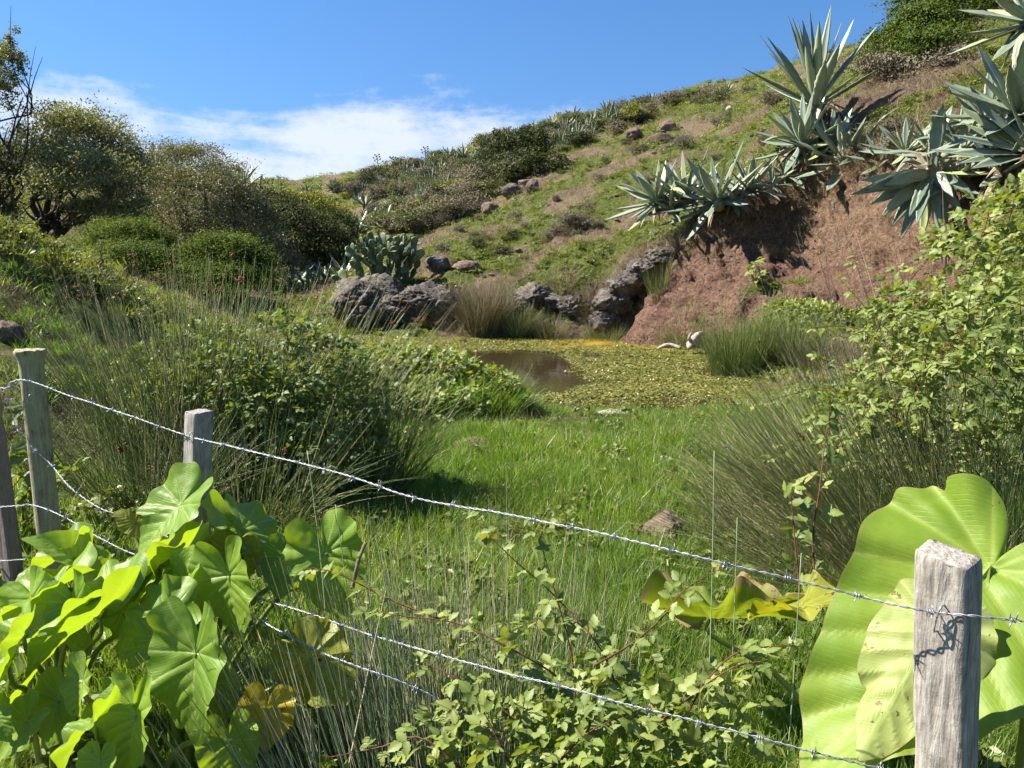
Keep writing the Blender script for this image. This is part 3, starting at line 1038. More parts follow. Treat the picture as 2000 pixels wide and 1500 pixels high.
tree('shrub', 'dense green shrub crowning the knoll above the tall agave', 'shrub', gp(1830, 60, 19.5),
     [pl(1740, 95, 20, 55, 45), pl(1800, 60, 19.5, 60, 45), pl(1870, 30, 19.5, 70, 45), pl(1840, 90, 19, 70, 35), pl(1790, 15, 20, 45, 30), pl(1930, 40, 19.5, 55, 50), pl(1720, 125, 19.6, 40, 22), pl(1780, 120, 19.2, 55, 22), pl(1960, 95, 18.5, 50, 28)],
     38000, 0.035, L_FRESH, [at(1790, 10, 20), at(1850, -10, 20), at(1740, 90, 20), at(1900, 20, 19.5)], 0.07, 15, gap=0.42, shell=0.5)
tree('shrub', 'dry straggly scrub under the knoll shrub above bare rock', 'shrub', gp(1760, 170, 18.5),
     [pl(1730, 135, 19, 45, 25), pl(1800, 140, 18.5, 60, 25), pl(1870, 120, 18.3, 50, 28)], 8000, 0.035, L_GREY, [at(1730, 130, 19), at(1800, 140, 18.5), at(1870, 120, 18.3)], 0.05, 16, gap=0.3, shell=0.4)

# scrub on the far hillside: a few kinds, many individuals
SHR = []
for k, (leaf, n, sz, lb) in enumerate(((L_GREY, 3600, 0.045, 'grey brown dry scrub bush on the far hillside'), (L_OLIVE, 3600, 0.05, 'olive green scrub bush on the far hillside'),
                                       (L_DARK, 3600, 0.05, 'dark green rounded bush on the far hillside'), (L_YELL, 2600, 0.05, 'yellowish scrub bush on the far hillside'),
                                       (L_OLIVE, 2600, 0.05, 'low olive cushion bush on the far hillside'), (L_GREY, 2600, 0.04, 'low dead looking cushion bush on the far hillside'))):
    rs = np.random.default_rng(200 + k)
    lob = [((rs.uniform(-.5, .5), rs.uniform(-.5, .5), rs.uniform(0.25, 0.5)), (rs.uniform(.35, .6), rs.uniform(.35, .6), rs.uniform(.3, .5))) for _ in range(6)]
    g = Geo()
    crown(g, lob, n, sz * 0.85, shell=0.35, seed=60 + k, per=45, cl=0.24)
    b = Geo()
    branches(b, (0, 0, -0.1), [l[0] for l in lob], 0.04, k)
    SHR.append((g.mesh('foliage', leaf, False), b.mesh('stems', M_BARKG), lb))
_band = np.array([(600, 385), (690, 350), (860, 308), (1040, 258), (1200, 218), (1400, 188), (1480, 172), (1450, 195), (1330, 222), (1220, 262), (1110, 300), (1060, 345), (960, 375), (900, 430), (840, 470), (780, 470), (720, 430)])


def band_points(n, poly, ymin=15):
    out = []
    lo, hi = poly.min(0), poly.max(0)
    while len(out) < n:
        q = RNG.uniform(lo, hi)
        if inpoly(np.array([q[0]]), np.array([q[1]]), poly)[0]:
            p = hit(*q)
            if p is not None and p[1] > ymin:
                out.append((q, p))
    return out


def add_bush(kind, p, s, ):
    fo, st, lb = SHR[kind]
    r = bpy.data.objects.new('scrub_bush', None)
    COL.objects.link(r)
    r.empty_display_size = 0.1
    r.location = p
    r.rotation_euler = (0, 0, rnd(0, 6.28))
    r.scale = (s * rnd(0.9, 1.3), s * rnd(0.9, 1.3), s * rnd(0.75, 1.1))
    tag(r, lb, 'bush', 'scrub on the far hillside: ' + lb.split(' bush')[0])
    for nm, me in (('stems', st), ('foliage', fo)):
        o = bpy.data.objects.new(nm, me)
        COL.objects.link(o)
        o.parent = r
    return r


for q, p in band_points(150, _band):
    kind = int(RNG.choice(6, p=[0.22, 0.24, 0.14, 0.08, 0.2, 0.12]))
    add_bush(kind, p, rnd(0.5, 1.0) * (1.0 + 0.005 * max(0, p[1] - 30)))
for (px, py, s, lb) in ((985, 330, 1.5, 'left of the dark green bushes massed above the pale slab'), (1030, 315, 1.6, 'topmost of the dark green bushes massed above the pale slab'), (1010, 350, 1.3, 'lowest of the dark green bushes massed above the pale slab'), (1050, 345, 1.1, 'rightmost of the dark green bushes massed above the pale slab')):
    p = hit(px, py)
    b = add_bush(2, p, s)
    tag(b, lb, 'bush', 'dark bushes above the pale slab')
for (px, py, s, lb) in ((930, 370, 1.0, 'left one of two grey twiggy bushes beside the dark bushes'), (960, 365, 1.1, 'right one of two grey twiggy bushes beside the dark bushes'), (820, 440, 1.0, 'middle grey twiggy bush right above the prickly pear'), (850, 420, 1.0, 'upper grey twiggy bush right above the prickly pear'), (790, 455, .9, 'lowest grey twiggy bush right above the prickly pear')):
    p = hit(px, py)
    b = add_bush(0, p, s)
    tag(b, lb, 'bush', 'grey bushes at the scrub edge')
for (px, py, s) in ((1515, 205, .5), (1250, 215, 1.0), (1330, 200, .9), (1380, 193, .8)):
    p = hit(px, py)
    if p is not None:
        add_bush(0, p, s)
# dead grass mounds and small tufts on the near slope
for (px, py, s, kd, lb) in ((1130, 445, .55, 0, 'dark hollow looking dry bush in the middle of the near slope'), (1090, 460, .4, 5, 'small dry bush left of the dark dry bush mid slope'), (1330, 290, .45, 5, 'dry cushion above the slope row of agaves'), (1400, 250, .4, 5, 'dry cushion on the grass left of the grey agave'), (1240, 300, .35, 5, 'dry cushion above the left end of the agave row'), (1680, 330, .45, 0, 'dry bush hanging on the bank lip under small agave'), (1740, 300, .4, 0, 'dry bush between the two agave groups on the knoll'), (1760, 265, .5, 5, 'dry cushion on the knoll below the bare rock')):
    p = hit(px, py)
    b = add_bush(kd, p, s)
    tag(b, lb, 'bush', 'dry bushes on the near slope')

_slope = np.array([(850, 500), (900, 440), (1000, 400), (1110, 330), (1250, 260), (1450, 200), (1500, 290), (1300, 400), (1200, 480), (1000, 520)])
for q, p in band_points(34, _slope, 18):
    b = add_bush(int(RNG.choice([0, 4, 5, 5])), p, rnd(.16, .34))
    tag(b, 'tiny dry scrub cushion on the grassy slope above the pond', 'bush', 'scrub cushions on the near slope')
# ------------------------------------------------------------------ agaves
def agavemat():
    m, t, out = newmat('agave_leaf')
    N = NT(t)
    pos = N.node('ShaderNodeNewGeometry').outputs['Position']
    edge = N.attr('tint')
    tt = N.attr('aux')
    oi = N.node('ShaderNodeObjectInfo').outputs['Random']
    n = N.noise(pos, 9.0, 4, 0.6)
    c = N.ramp(N.math('ADD', N.math('MULTIPLY', n, 0.55), N.math('MULTIPLY', oi, 0.45)), [(0.15, (0.10, 0.138, 0.09)), (0.5, (0.165, 0.205, 0.147)), (0.85, (0.24, 0.28, 0.20))])
    c = N.mix(N.math('MULTIPLY', N.sm(oi, 0.8, 0.97), 0.75), c, (0.30, 0.34, 0.12))
    c = N.mix(N.math('MULTIPLY', N.sm(edge, 0.8, 1.0), 0.45), c, (0.42, 0.44, 0.25))
    c = N.mix(N.math('MULTIPLY', N.sm(tt, 0.93, 0.985), 0.85), c, (0.06, 0.04, 0.03))
    p = N.node('ShaderNodeBsdfPrincipled', {'Base Color': c, 'Roughness': 0.42, 'Specular IOR Level': 0.45, 'Normal': N.bump(N.noise(pos, 40., 3), 0.15, 0.01)})
    t.links.new(p.outputs[0], out.inputs[0])
    return m


M_AGAVE = agavemat()
M_DEAD = leafmat('dead_agave_leaf', [(0, (0.10, 0.075, 0.045)), (0.5, (0.22, 0.18, 0.12)), (1, (0.36, 0.31, 0.22))], 0.0, rough=0.9, rnd_amt=0.6)


def agave_leaf(g, base, tip, axis, W, bend=(0, 0, 0), segs=14, wav=0.0):
    base = np.asarray(base, float)
    tip = np.asarray(tip, float)
    B = np.asarray(bend, float)
    D = tip - base - B
    t = np.linspace(0, 1, segs + 1)
    C = base + D * t[:, None] + B * (t ** 2)[:, None]
    T = nrm(np.gradient(C, axis=0))
    ax = np.asarray(axis, float)
    Nn = nrm(ax - T * (T @ ax)[:, None] + 1e-6)
    S = np.cross(T, Nn)
    w = W * 0.5 * np.interp(t, [0, .12, .3, .5, .7, .85, .95, 1], [.72, .74, .9, 1.0, .8, .46, .17, .015])
    w = w * (1 + 0.05 * np.where(np.arange(segs + 1) % 2, 1, -1) * (t > .1) * (t < .95))
    xs = np.array([-1, -.55, 0, .55, 1.0])
    lift = 0.34 * np.abs(xs) ** 1.6
    top = C[:, None] + S[:, None] * (w[:, None] * xs[None])[..., None] + Nn[:, None] * (w[:, None] * (lift[None] + wav * np.sin(9 * t[:, None] + 2 * xs[None])))[..., None]
    xb = np.array([.55, 0, -.55])
    th = np.array([.16, .26, .16]) * np.interp(t, [0, .3, 1], [2.0, 1.0, .5])[:, None]
    bl = 0.34 * np.abs(xb) ** 1.6 - th
    bot = C[:, None] + S[:, None] * (w[:, None] * xb[None])[..., None] + Nn[:, None] * (w[:, None] * bl)[..., None]
    V = np.concatenate([top, bot], 1)
    m = 8
    k = np.arange(segs)[:, None]
    j = np.arange(m)[None]
    q = np.stack([k * m + j, k * m + (j + 1) % m, (k + 1) * m + (j + 1) % m, (k + 1) * m + j], -1).reshape(-1, 4)
    e = np.tile(np.abs(np.concatenate([xs, xb])), segs + 1)
    g.add(V.reshape(-1, 3), [q[:, ::-1]], e, np.repeat(t, m))


def agave(label, base, axis, n, L, W, seed, lo=-5, hi=82, curve=0.18, tips=None, dead=11, droop=0.0, group=None, name='agave', fan=None):
    rs = np.random.default_rng(seed)
    base = np.asarray(base, float)
    axis = nrm(np.asarray(axis, float))
    root = thing(name, label, 'agave', base, group)
    a, b = perp(axis[None])
    a, b = a[0], b[0]
    g = Geo()
    rockgeo(g, base - axis * 0.02 * L, (0.13 * L, 0.13 * L, 0.16 * L), seed, 2, 0.15)
    part(g, 'stem', M_DEAD, root)
    lst = []
    for k in range(n):
        f = (k + 0.5) / n
        el = math.radians(hi + (lo - hi) * f ** 0.9 + rs.uniform(-6, 6))
        az = k * 2.39996 + rs.uniform(-.2, .2)
        if fan is not None:
            az = fan[0] + fan[1] * (((k * 0.618) % 1) * 2 - 1)
        out = a * math.cos(az) + b * math.sin(az)
        d = out * math.cos(el) + axis * math.sin(el)
        l = L * rs.uniform(0.8, 1.08) * (0.78 + 0.22 * min(1, f * 3))
        bend = axis * curve * l * math.cos(el) * rs.uniform(0.3, 1.4) + np.array([0, 0, -droop * l * rs.uniform(0.4, 1.5)])
        if rs.random() < 0.16 and f > .3:
            bend = bend + np.array([rs.normal(0, .12), rs.normal(0, .12), -rs.uniform(.35, .7)]) * l
        b0 = base + out * 0.09 * L * (0.4 + f) + axis * 0.10 * L * (1 - f)
        lst.append((b0, b0 + d * l, bend))
    if tips:
        for (tx, ty, dY, bx) in tips:
            tp = at(tx, ty, base[1] + dY)
            o = nrm(tp - base)
            b0 = base + o * 0.06 * L
            lst.append((b0, tp, np.array([0, 0, bx * L])))
    for (b0, tp, bd) in lst:
        g = Geo()
        agave_leaf(g, b0, tp, axis, W * rs.uniform(0.8, 1.15), bd, wav=rs.uniform(0, 0.12))
        part(g, 'leaf', M_AGAVE, root)
    for k in range(dead):
        az = rs.uniform(0, 6.28)
        out = a * math.cos(az) + b * math.sin(az) + np.array([0, -0.4, 0])
        d = nrm(out - axis * rs.uniform(0.3, 0.9))
        g = Geo()
        agave_leaf(g, base + out * 0.08 * L, base + d * L * rs.uniform(0.45, 0.75), axis, W * 0.45, (0, 0, -0.3 * L), 8, 0.2)
        part(g, 'dead_leaf', M_DEAD, root)
    return root


def gb(px, py, Y, dz=0.0):
    p = at(px, py, Y)
    p[2] = max(p[2], H1(p[0], p[1])) + dz
    return p


agave('tallest upright agave on the knoll, its leaves spread against the sky', at(1592, 205, 17.4), (0, -.1, 1), 10, 1.6, 0.21, 301, lo=20, hi=80, curve=0.12,
      tips=[(1450, 132, 0, .06), (1483, 67, .2, .1), (1497, 70, -.3, .05), (1538, 28, .3, -.02), (1547, 32, -.3, -.03), (1557, 35, .1, 0), (1567, 38, .5, 0), (1581, 14, 0, -.04), (1624, 8, .2, .05),
            (1646, 38, -.2, .0), (1668, 36, .3, .14), (1716, 47, 0, .05), (1688, 135, -.4, .08), (1600, 40, -.5, 0), (1500, 100, .6, .05)], dead=4)
agave('grey agave just below and left of the tallest agave', at(1568, 285, 16.9), (-.35, -.3, 1), 24, 1.15, 0.18, 303, lo=-10, hi=75)
agave('agave on the bank lip right below the tallest agave', at(1650, 320, 16.1), (-.25, -.35, 1), 24, 1.2, 0.19, 305, lo=-10, hi=78)
agave('small yellowish agave at the right end of the bank lip pair', at(1690, 315, 15.7), (.1, -.4, 1), 16, 0.75, 0.13, 307, lo=-15, hi=75)
agave('broad leaning agave on the slope edge over the red bank', at(1402, 395, 16.7), (-.6, -.35, 1), 22, 1.2, 0.18, 309, lo=-20, hi=75)
agave('agave at the left end of the slope row, leaves swept left', at(1285, 395, 17.6), (-.65, -.3, 1), 22, 1.1, 0.17, 311, lo=-15, hi=70)
agave('middle agave of the slope row squeezed between two others', at(1340, 392, 17.4), (-.5, -.2, 1), 18, 1.1, 0.17, 313, lo=5, hi=75)
agave('small pale agave tucked right of the broad leaning agave', at(1465, 372, 16.6), (.1, -.35, 1), 16, 0.85, 0.14, 315, lo=-10, hi=75)
agave('stunted narrow leaved agave in dry litter above the bank shade', at(1508, 362, 16.4), (.2, -.5, 1), 14, 0.6, 0.08, 317, lo=-20, hi=70, dead=8)
agave('large grey agave against the right picture edge', at(1990, 225, 12.2), (-.45, -.3, 1), 26, 1.3, 0.21, 319, lo=-10, hi=78)
agave('agave with long level leaves reaching left at the right edge', at(2020, 300, 11.6), (-.2, -.6, .7), 12, 1.3, 0.2, 321, lo=-5, hi=60,
      tips=[(1852, 262, -.2, .05), (1848, 300, -.4, .0), (1870, 320, -.1, -.05), (1895, 330, -.6, 0), (1880, 240, .2, .1), (1870, 205, .4, .1)])
agave('agave hanging head down over the shaded end of the bank', at(1818, 340, 12.6), (-.4, -.75, -.1), 3, 0.9, 0.2, 323, lo=0, hi=50, dead=14, droop=.3,
      tips=[(1663, 380, -.3, -.1), (1680, 352, .1, .0), (1725, 362, -.5, -.08), (1720, 425, -.3, -.15), (1758, 470, -.4, -.2), (1775, 425, -.8, -.15), (1835, 455, -.4, -.2), (1862, 385, -.5, -.2), (1850, 440, -.1, -.2), (1800, 470, -.2, -.2), (1700, 400, .1, -.1), (1740, 445, .0, -.15), (1690, 372, -.6, -.1), (1790, 440, -.9, -.2), (1880, 420, -.3, -.2), (1770, 340, -.8, .05)])
agave('agave with curled yellowish leaves above the hanging one', at(1825, 305, 13.6), (-.2, -.4, 1), 16, 0.85, 0.13, 325, lo=-10, hi=80, curve=-0.25)
agave('agave cut by the top right corner of the picture', at(2020, 45, 13.6), (-.5, -.2, 1), 20, 1.2, 0.24, 327, lo=-15, hi=75)
agave('dark agave silhouetted on the ridge behind the olive tree', at(472, 372, 40), (0, -.1, 1), 18, 1.5, 0.24, 329, lo=5, hi=75, curve=-0.3)
for k, (px, py) in enumerate(((700, 455), (722, 450), (745, 445))):
    p = hit(px, py)
    agave(['agave behind the prickly pear, nearest the dark hollow', 'middle agave of three behind the prickly pear', 'agave behind the top of the prickly pear'][k], p, (-.1, -.2, 1), 14, 1.0, 0.15, 331 + k, lo=5, hi=75, dead=2)
for k, (px, py) in enumerate(((600, 530), (640, 515), (670, 500), (620, 495), (570, 520))):
    agave(['shaded agave low in the dark hollow behind the low domed shrub', 'shaded agave in the hollow left beside the prickly pear', 'uppermost shaded agave touching the prickly pear', 'shaded agave in the middle of the dark hollow', 'leftmost shaded agave in the dark hollow'][k], gp(px, py, 25.5), (0, -.3, 1), 13, 0.95, 0.13, 341 + k, lo=-5, hi=70, dead=2, group='shaded agaves in the hollow')
for k, (px, py, Y, L, lb) in enumerate(((1535, 345, 16.9, .7, 'small offset agave at the left end of the bank lip'), (1585, 330, 16.7, .8, 'offset agave under the grey agave on the lip'), (1625, 285, 16.6, .8, 'offset agave wedged between the grey agave and the lip agave'),
                                        (1725, 320, 15.0, .65, 'small offset agave midway along the bank top'), (1770, 300, 14.3, .75, 'offset agave left of the curled yellowish one'), (1880, 300, 12.9, .9, 'offset agave under the large right edge agave'),
                                        (1930, 250, 12.9, 1.0, 'agave crowded against the left of the right edge agave'), (1960, 340, 11.8, .9, 'low agave at the right edge above the bramble'), (1870, 350, 12.6, .8, 'agave hanging right beside the head down agave'), (1310, 410, 17.2, .7, 'small offset agave at the foot of the slope row'), (1435, 395, 16.6, .7, 'offset agave in litter right of the broad agave'))):
    agave(lb, at(px, py, Y), (-.3, -.4, .9), 16, L, L * .16, 361 + k, lo=-15, hi=75, dead=6)
# distant agaves: one mesh each, shared between individuals
M_AGAVEFAR = leafmat('dull_agave_leaf', [(0, (0.10, 0.125, 0.075)), (0.5, (0.16, 0.19, 0.12)), (1, (0.24, 0.26, 0.17))], 0.0, rough=0.5, rnd_amt=0.6)
AGM = []
for k in range(4):
    rs = np.random.default_rng(400 + k)
    g = Geo()
    for i in range(17):
        f = (i + .5) / 17
        el = math.radians(80 - 78 * f + rs.uniform(-8, 8))
        az = i * 2.4 + rs.uniform(-.3, .3)
        o = np.array([math.cos(az), math.sin(az), 0])
        d = o * math.cos(el) + np.array([0, 0, math.sin(el)])
        agave_leaf(g, o * 0.05, o * 0.05 + d * rs.uniform(.8, 1.1), (0, 0, 1), 0.17, (0, 0, rs.uniform(-.1, .2)), 6)
    AGM.append(g.mesh('agave', M_AGAVEFAR))


def far_agave(p, s, label, group):
    o = bpy.data.objects.new('agave', AGM[int(RNG.integers(4))])
    COL.objects.link(o)
    o.location = p
    o.rotation_euler = (rnd(-.25, .25), rnd(-.25, .25), rnd(0, 6.28))
    o.scale = (s, s, s)
    tag(o, label, 'agave', group)


_b2 = np.array([(590, 380), (690, 346), (860, 304), (1040, 256), (1200, 216), (1230, 235), (1110, 290), (960, 330), (900, 380), (850, 430), (780, 440), (700, 400)])
for q, p in band_points(170, _b2):
    far_agave(p, rnd(0.5, 0.95) * (1.0 + 0.004 * max(0, p[1] - 40)), 'small pale agave among scrub on the far hillside', 'agaves among the far scrub')
for px, py, s in ((1228, 228, 1.0), (1195, 235, 1.1), (1160, 250, 1.0), (1275, 205, .9), (1392, 186, .8), (1420, 183, .7), (1370, 190, .7), (1110, 262, 1.0), (1150, 262, 1.0), (965, 290, 1.0), (990, 300, 1.2), (870, 385, 1.0), (830, 400, 1.0)):
    p = hit(px, py)
    if p is not None:
        far_agave(p, s, 'agave rosette standing out near the upper edge of the hill', 'agave rosettes near the hill crest')

# prickly pear
def padmesh(seed):
    rs = np.random.default_rng(seed)
    g = Geo()
    n = 18
    a = np.linspace(0, 2 * math.pi, n, endpoint=False)
    y = 0.5 - 0.5 * np.cos(a)
    x = np.sin(a) * 0.36 * (0.62 + 0.5 * y) * (1 + 0.04 * rs.normal(size=n))
    rings = [(1.0, 0.0), (0.86, 0.028), (0.45, 0.042)]
    V = []
    for s in (1, -1):
        for f, z in rings[(0 if s == 1 else 1):]:
            V.append(np.stack([x * f, 0.5 + (y - 0.5) * f, np.full(n, z * s) + 0.03 * np.sin(y * 3)], -1))
    V.append(np.array([[0, .5, .044 + 0.03], [0, .5, -.044 + 0.03]]))
    VV = np.concatenate(V)
    k = np.arange(n)
    def band(r0, r1):
        return np.stack([r0 * n + k, r0 * n + (k + 1) % n, r1 * n + (k + 1) % n, r1 * n + k], -1)
    F4 = np.concatenate([band(0, 1), band(1, 2), band(3, 0), band(4, 3)])
    F3 = np.concatenate([np.stack([2 * n + k, 2 * n + (k + 1) % n, np.full(n, 5 * n)], -1), np.stack([4 * n + (k + 1) % n, 4 * n + k, np.full(n, 5 * n + 1)], -1)])
    g.add(VV, [F4, F3], rs.random(), 0)
    return g.mesh('pad', M_PEAR)


def pearmat():
    m, t, out = newmat('prickly_pear_pad')
    N = NT(t)
    tc_ = N.node('ShaderNodeTexCoord').outputs['Object']
    vor = N.node('ShaderNodeTexVoronoi', {'Vector': tc_, 'Scale': 11.0}).outputs['Distance']
    oi = N.node('ShaderNodeObjectInfo').outputs['Random']
    c = N.ramp(oi, [(0, (0.07, 0.105, 0.05)), (0.6, (0.115, 0.155, 0.075)), (1, (0.17, 0.21, 0.09))])
    c = N.mix(N.sm(vor, 0.14, 0.07), c, (0.30, 0.29, 0.18))
    p = N.node('ShaderNodeBsdfPrincipled', {'Base Color': c, 'Roughness': 0.5, 'Specular IOR Level': 0.35})
    t.links.new(p.outputs[0], out.inputs[0])
    return m


M_PEAR = pearmat()
PAD = [padmesh(500 + k) for k in range(3)]
pc = gp(745, 545, 19.9)
pear = thing('prickly_pear', 'bushy prickly pear cactus with oval pads above the pitted outcrop', 'cactus', pc)
rs = np.random.default_rng(77)
cnt = 0


def frame(Yv, Zv, s=1.0):
    Yv = nrm(Yv)
    Xv = nrm(np.cross(Yv, Zv))
    Zv = np.cross(Xv, Yv)
    return Xv * s, Yv * s, Zv * s


def mat4(P, Xv, Yv, Zv):
    return Matrix(((Xv[0], Yv[0], Zv[0], P[0]), (Xv[1], Yv[1], Zv[1], P[1]), (Xv[2], Yv[2], Zv[2], P[2]), (0, 0, 0, 1)))


def grow(p, d, s, gen):
    global cnt
    zv = nrm(rs.normal(size=3) + np.array([-.3, -.7, 0.15]))
    Xv, Yv, Zv = frame(d, zv, s)
    inst(PAD[int(rs.integers(3))], 'pad', pear, mat4(p, Xv, Yv, Zv))
    cnt += 1
    if gen == 0:
        return
    for _ in range(int(rs.choice([1, 2, 2, 3]))):
        a = rs.uniform(-0.95, 0.95)
        tip = p + Yv * (0.5 + 0.46 * math.cos(a)) + Xv * 0.33 * math.sin(a)
        nd = nrm(nrm(d) * 0.9 + nrm(Xv) * math.sin(a) * 0.8 + rs.normal(size=3) * 0.25 + np.array([0, 0, 0.22]))
        grow(tip, nd, s * rs.uniform(0.85, 1.02), gen - 1)


for (ox, oy, gen, lean) in ((-.75, -.1, 1, -.5), (-.5, 0, 3, -.3), (-.2, .1, 3, 0), (.1, -.1, 3, .1), (.35, .1, 3, .4), (-.35, -.3, 2, -.2), (.2, -.35, 2, .3), (-.05, .3, 4, 0), (.55, 0, 2, .6), (0, -.2, 4, -.1), (.3, .2, 4, .2), (-.3, .15, 4, -.2)):
    z = H1(pc[0] + ox, pc[1] + oy) - pc[2] - 0.05
    grow(np.array([ox, oy, z]), nrm(np.array([lean, -.1, 1.0])), rs.uniform(0.30, 0.37), gen)

# skyline fence posts, dead flower stalks
M_POSTFAR = barkmat('weathered_far_post', (0.09, 0.08, 0.07), (0.2, 0.18, 0.16))
for k, (px, y0, y1, lean, Y, lb) in enumerate(((33, 285, 242, 3, 40, 'thin leaning post on the ridge beside the slender tree'), (297, 300, 281, 0, 44, 'post top showing above the gap between two trees'), (461, 375, 323, 1, 52, 'tall thin post behind the ridge agave'),
                                             (480, 372, 347, 0, 54, 'short post between the ridge agave and the leaning post'), (502, 376, 342, 9, 50, 'strongly leaning post on the ridge'), (531, 376, 356, 0, 62, 'first of three short posts right of the leaning post'),
                                             (548, 378, 357, 0, 64, 'second of three short posts right of the leaning post'), (562, 380, 360, 0, 66, 'third of three short posts right of the leaning post'))):
    a = at(px, y0, Y)
    a[2] = min(a[2], H1(a[0], a[1]))
    b = at(px + lean, y1, Y)
    g = Geo()
    tube(g, smooth_path([a, (a + b) / 2 + np.array([.02, 0, 0]), b, b + nrm(b - a) * 0.02], 8), [0.085, .085, .083, .08, .08, .078, .075, .05], 7, 0.5)
    o = g.build('fence_post', M_POSTFAR, origin=tuple(a))
    o.location = a
    tag(o, lb, 'post', 'posts of the fence on the ridge')
for k, (px, y0, y1, lean, Y, lb) in enumerate(((741, 338, 302, -6, 66, 'leftmost dead agave flower stalk on the hill crest'), (788, 322, 308, -26, 66, 'low slanting dead flower stalk on the hill crest'), (832, 318, 287, -2, 64, 'branched dead agave flower stalk rising rightmost on the crest'))):
    a = hit(px, y0 + 4)
    if a is None:
        a = gp(px, y0, Y)
    b = at(px + lean, y1, a[1])
    root = thing('flower_stalk', lb, 'stalk', a, 'dead flower stalks on the crest')
    g = Geo()
    tube(g, smooth_path([a, (a + b) / 2, b], 8), np.linspace(0.05, 0.02, 8), 5)
    part(g, 'stalk', M_BARKG, root)
    rs = np.random.default_rng(k)
    for i in range(9):
        f = 0.5 + 0.5 * i / 9
        q = a + (b - a) * f
        an = i * 2.4
        e = q + np.array([math.cos(an), math.sin(an), 0.5]) * (0.45 * (1.15 - f) + 0.12)
        g = Geo()
        tube(g, smooth_path([q, (q + e) / 2 - np.array([0, 0, .05]), e], 5), np.linspace(0.02, 0.015, 5), 4)
        rockgeo(g, e, (.09, .09, .07), i, 1, 0.3)
        part(g, 'branch', M_BARKG, root)
# ------------------------------------------------------------------ scattered growth nobody could count
def protos(name, geos, mats, smooth=False):
    c = bpy.data.collections.new(name + '_kinds')
    for k, (g, m) in enumerate(zip(geos, mats)):
        o = g.build('%s_kind_%02d' % (name, k), m, link=False, smooth=smooth)
        c.objects.link(o)
    return c


def scatter(name, coll, P, rot, scl, idx, label=None, cat=None, parent=None):
    P = np.asarray(P, float)
    n = len(P)
    me = bpy.data.meshes.new(name)
    me.vertices.add(n)
    org = np.array(parent.location[:]) if parent is not None else np.zeros(3)
    me.vertices.foreach_set('co', (P - org).astype(np.float32).ravel())
    a = me.attributes.new('rot', 'FLOAT_VECTOR', 'POINT')
    a.data.foreach_set('vector', np.asarray(rot, np.float32).ravel())
    a = me.attributes.new('scl', 'FLOAT_VECTOR', 'POINT')
    s = np.asarray(scl, float)
    if s.ndim == 1:
        s = np.repeat(s[:, None], 3, 1)
    a.data.foreach_set('vector', s.astype(np.float32).ravel())
    a = me.attributes.new('idx', 'INT', 'POINT')
    a.data.foreach_set('value', np.asarray(idx, np.int32))
    o = bpy.data.objects.new(name, me)
    COL.objects.link(o)
    ng = bpy.data.node_groups.new(name, 'GeometryNodeTree')
    ng.interface.new_socket('Geometry', in_out='INPUT', socket_type='NodeSocketGeometry')
    ng.interface.new_socket('Geometry', in_out='OUTPUT', socket_type='NodeSocketGeometry')
    gi = ng.nodes.new('NodeGroupInput')
    go = ng.nodes.new('NodeGroupOutput')
    ip = ng.nodes.new('GeometryNodeInstanceOnPoints')
    ci = ng.nodes.new('GeometryNodeCollectionInfo')
    ci.inputs['Collection'].default_value = coll
    ci.inputs['Separate Children'].default_value = True
    ci.inputs['Reset Children'].default_value = True

    def na(nm, ty):
        x = ng.nodes.new('GeometryNodeInputNamedAttribute')
        x.data_type = ty
        x.inputs['Name'].default_value = nm
        return x.outputs['Attribute']
    ng.links.new(gi.outputs[0], ip.inputs['Points'])
    ng.links.new(ci.outputs[0], ip.inputs['Instance'])
    ip.inputs['Pick Instance'].default_value = True
    ng.links.new(na('idx', 'INT'), ip.inputs['Instance Index'])
    e2r = ng.nodes.new('FunctionNodeEulerToRotation')
    ng.links.new(na('rot', 'FLOAT_VECTOR'), e2r.inputs[0])
    ng.links.new(e2r.outputs[0], ip.inputs['Rotation'])
    ng.links.new(na('scl', 'FLOAT_VECTOR'), ip.inputs['Scale'])
    ng.links.new(ip.outputs[0], go.inputs[0])
    md = o.modifiers.new('growth', 'NODES')
    md.node_group = ng
    o['kind'] = 'stuff'
    if label:
        o['label'] = label
    if cat:
        o['category'] = cat
    if parent is not None:
        o.parent = parent
    return o


def tuft(seed, n, rad, h, w, lean=0.35, bend=0.45, segs=3):
    rs = np.random.default_rng(seed)
    g = Geo()
    a = rs.uniform(0, 6.28, n)
    r = rad * np.sqrt(rs.random(n))
    P = np.stack([r * np.cos(a), r * np.sin(a), np.full(n, -0.02)], -1)
    a2 = a + rs.normal(0, .9, n)
    ln = np.abs(rs.normal(0, lean, n))
    D = nrm(np.stack([np.cos(a2) * ln, np.sin(a2) * ln, np.ones(n)], -1))
    B = np.stack([np.cos(a2), np.sin(a2), np.full(n, -.45)], -1) * (rs.uniform(0, bend, n))[:, None]
    a3 = rs.uniform(0, 6.28, n)
    S = np.stack([np.cos(a3), np.sin(a3), np.zeros(n)], -1)
    ribbons(g, P, D, B, h * rs.uniform(0.5, 1.15, n), w * rs.uniform(.7, 1.3, n), S, segs, rs.random(n))
    return g


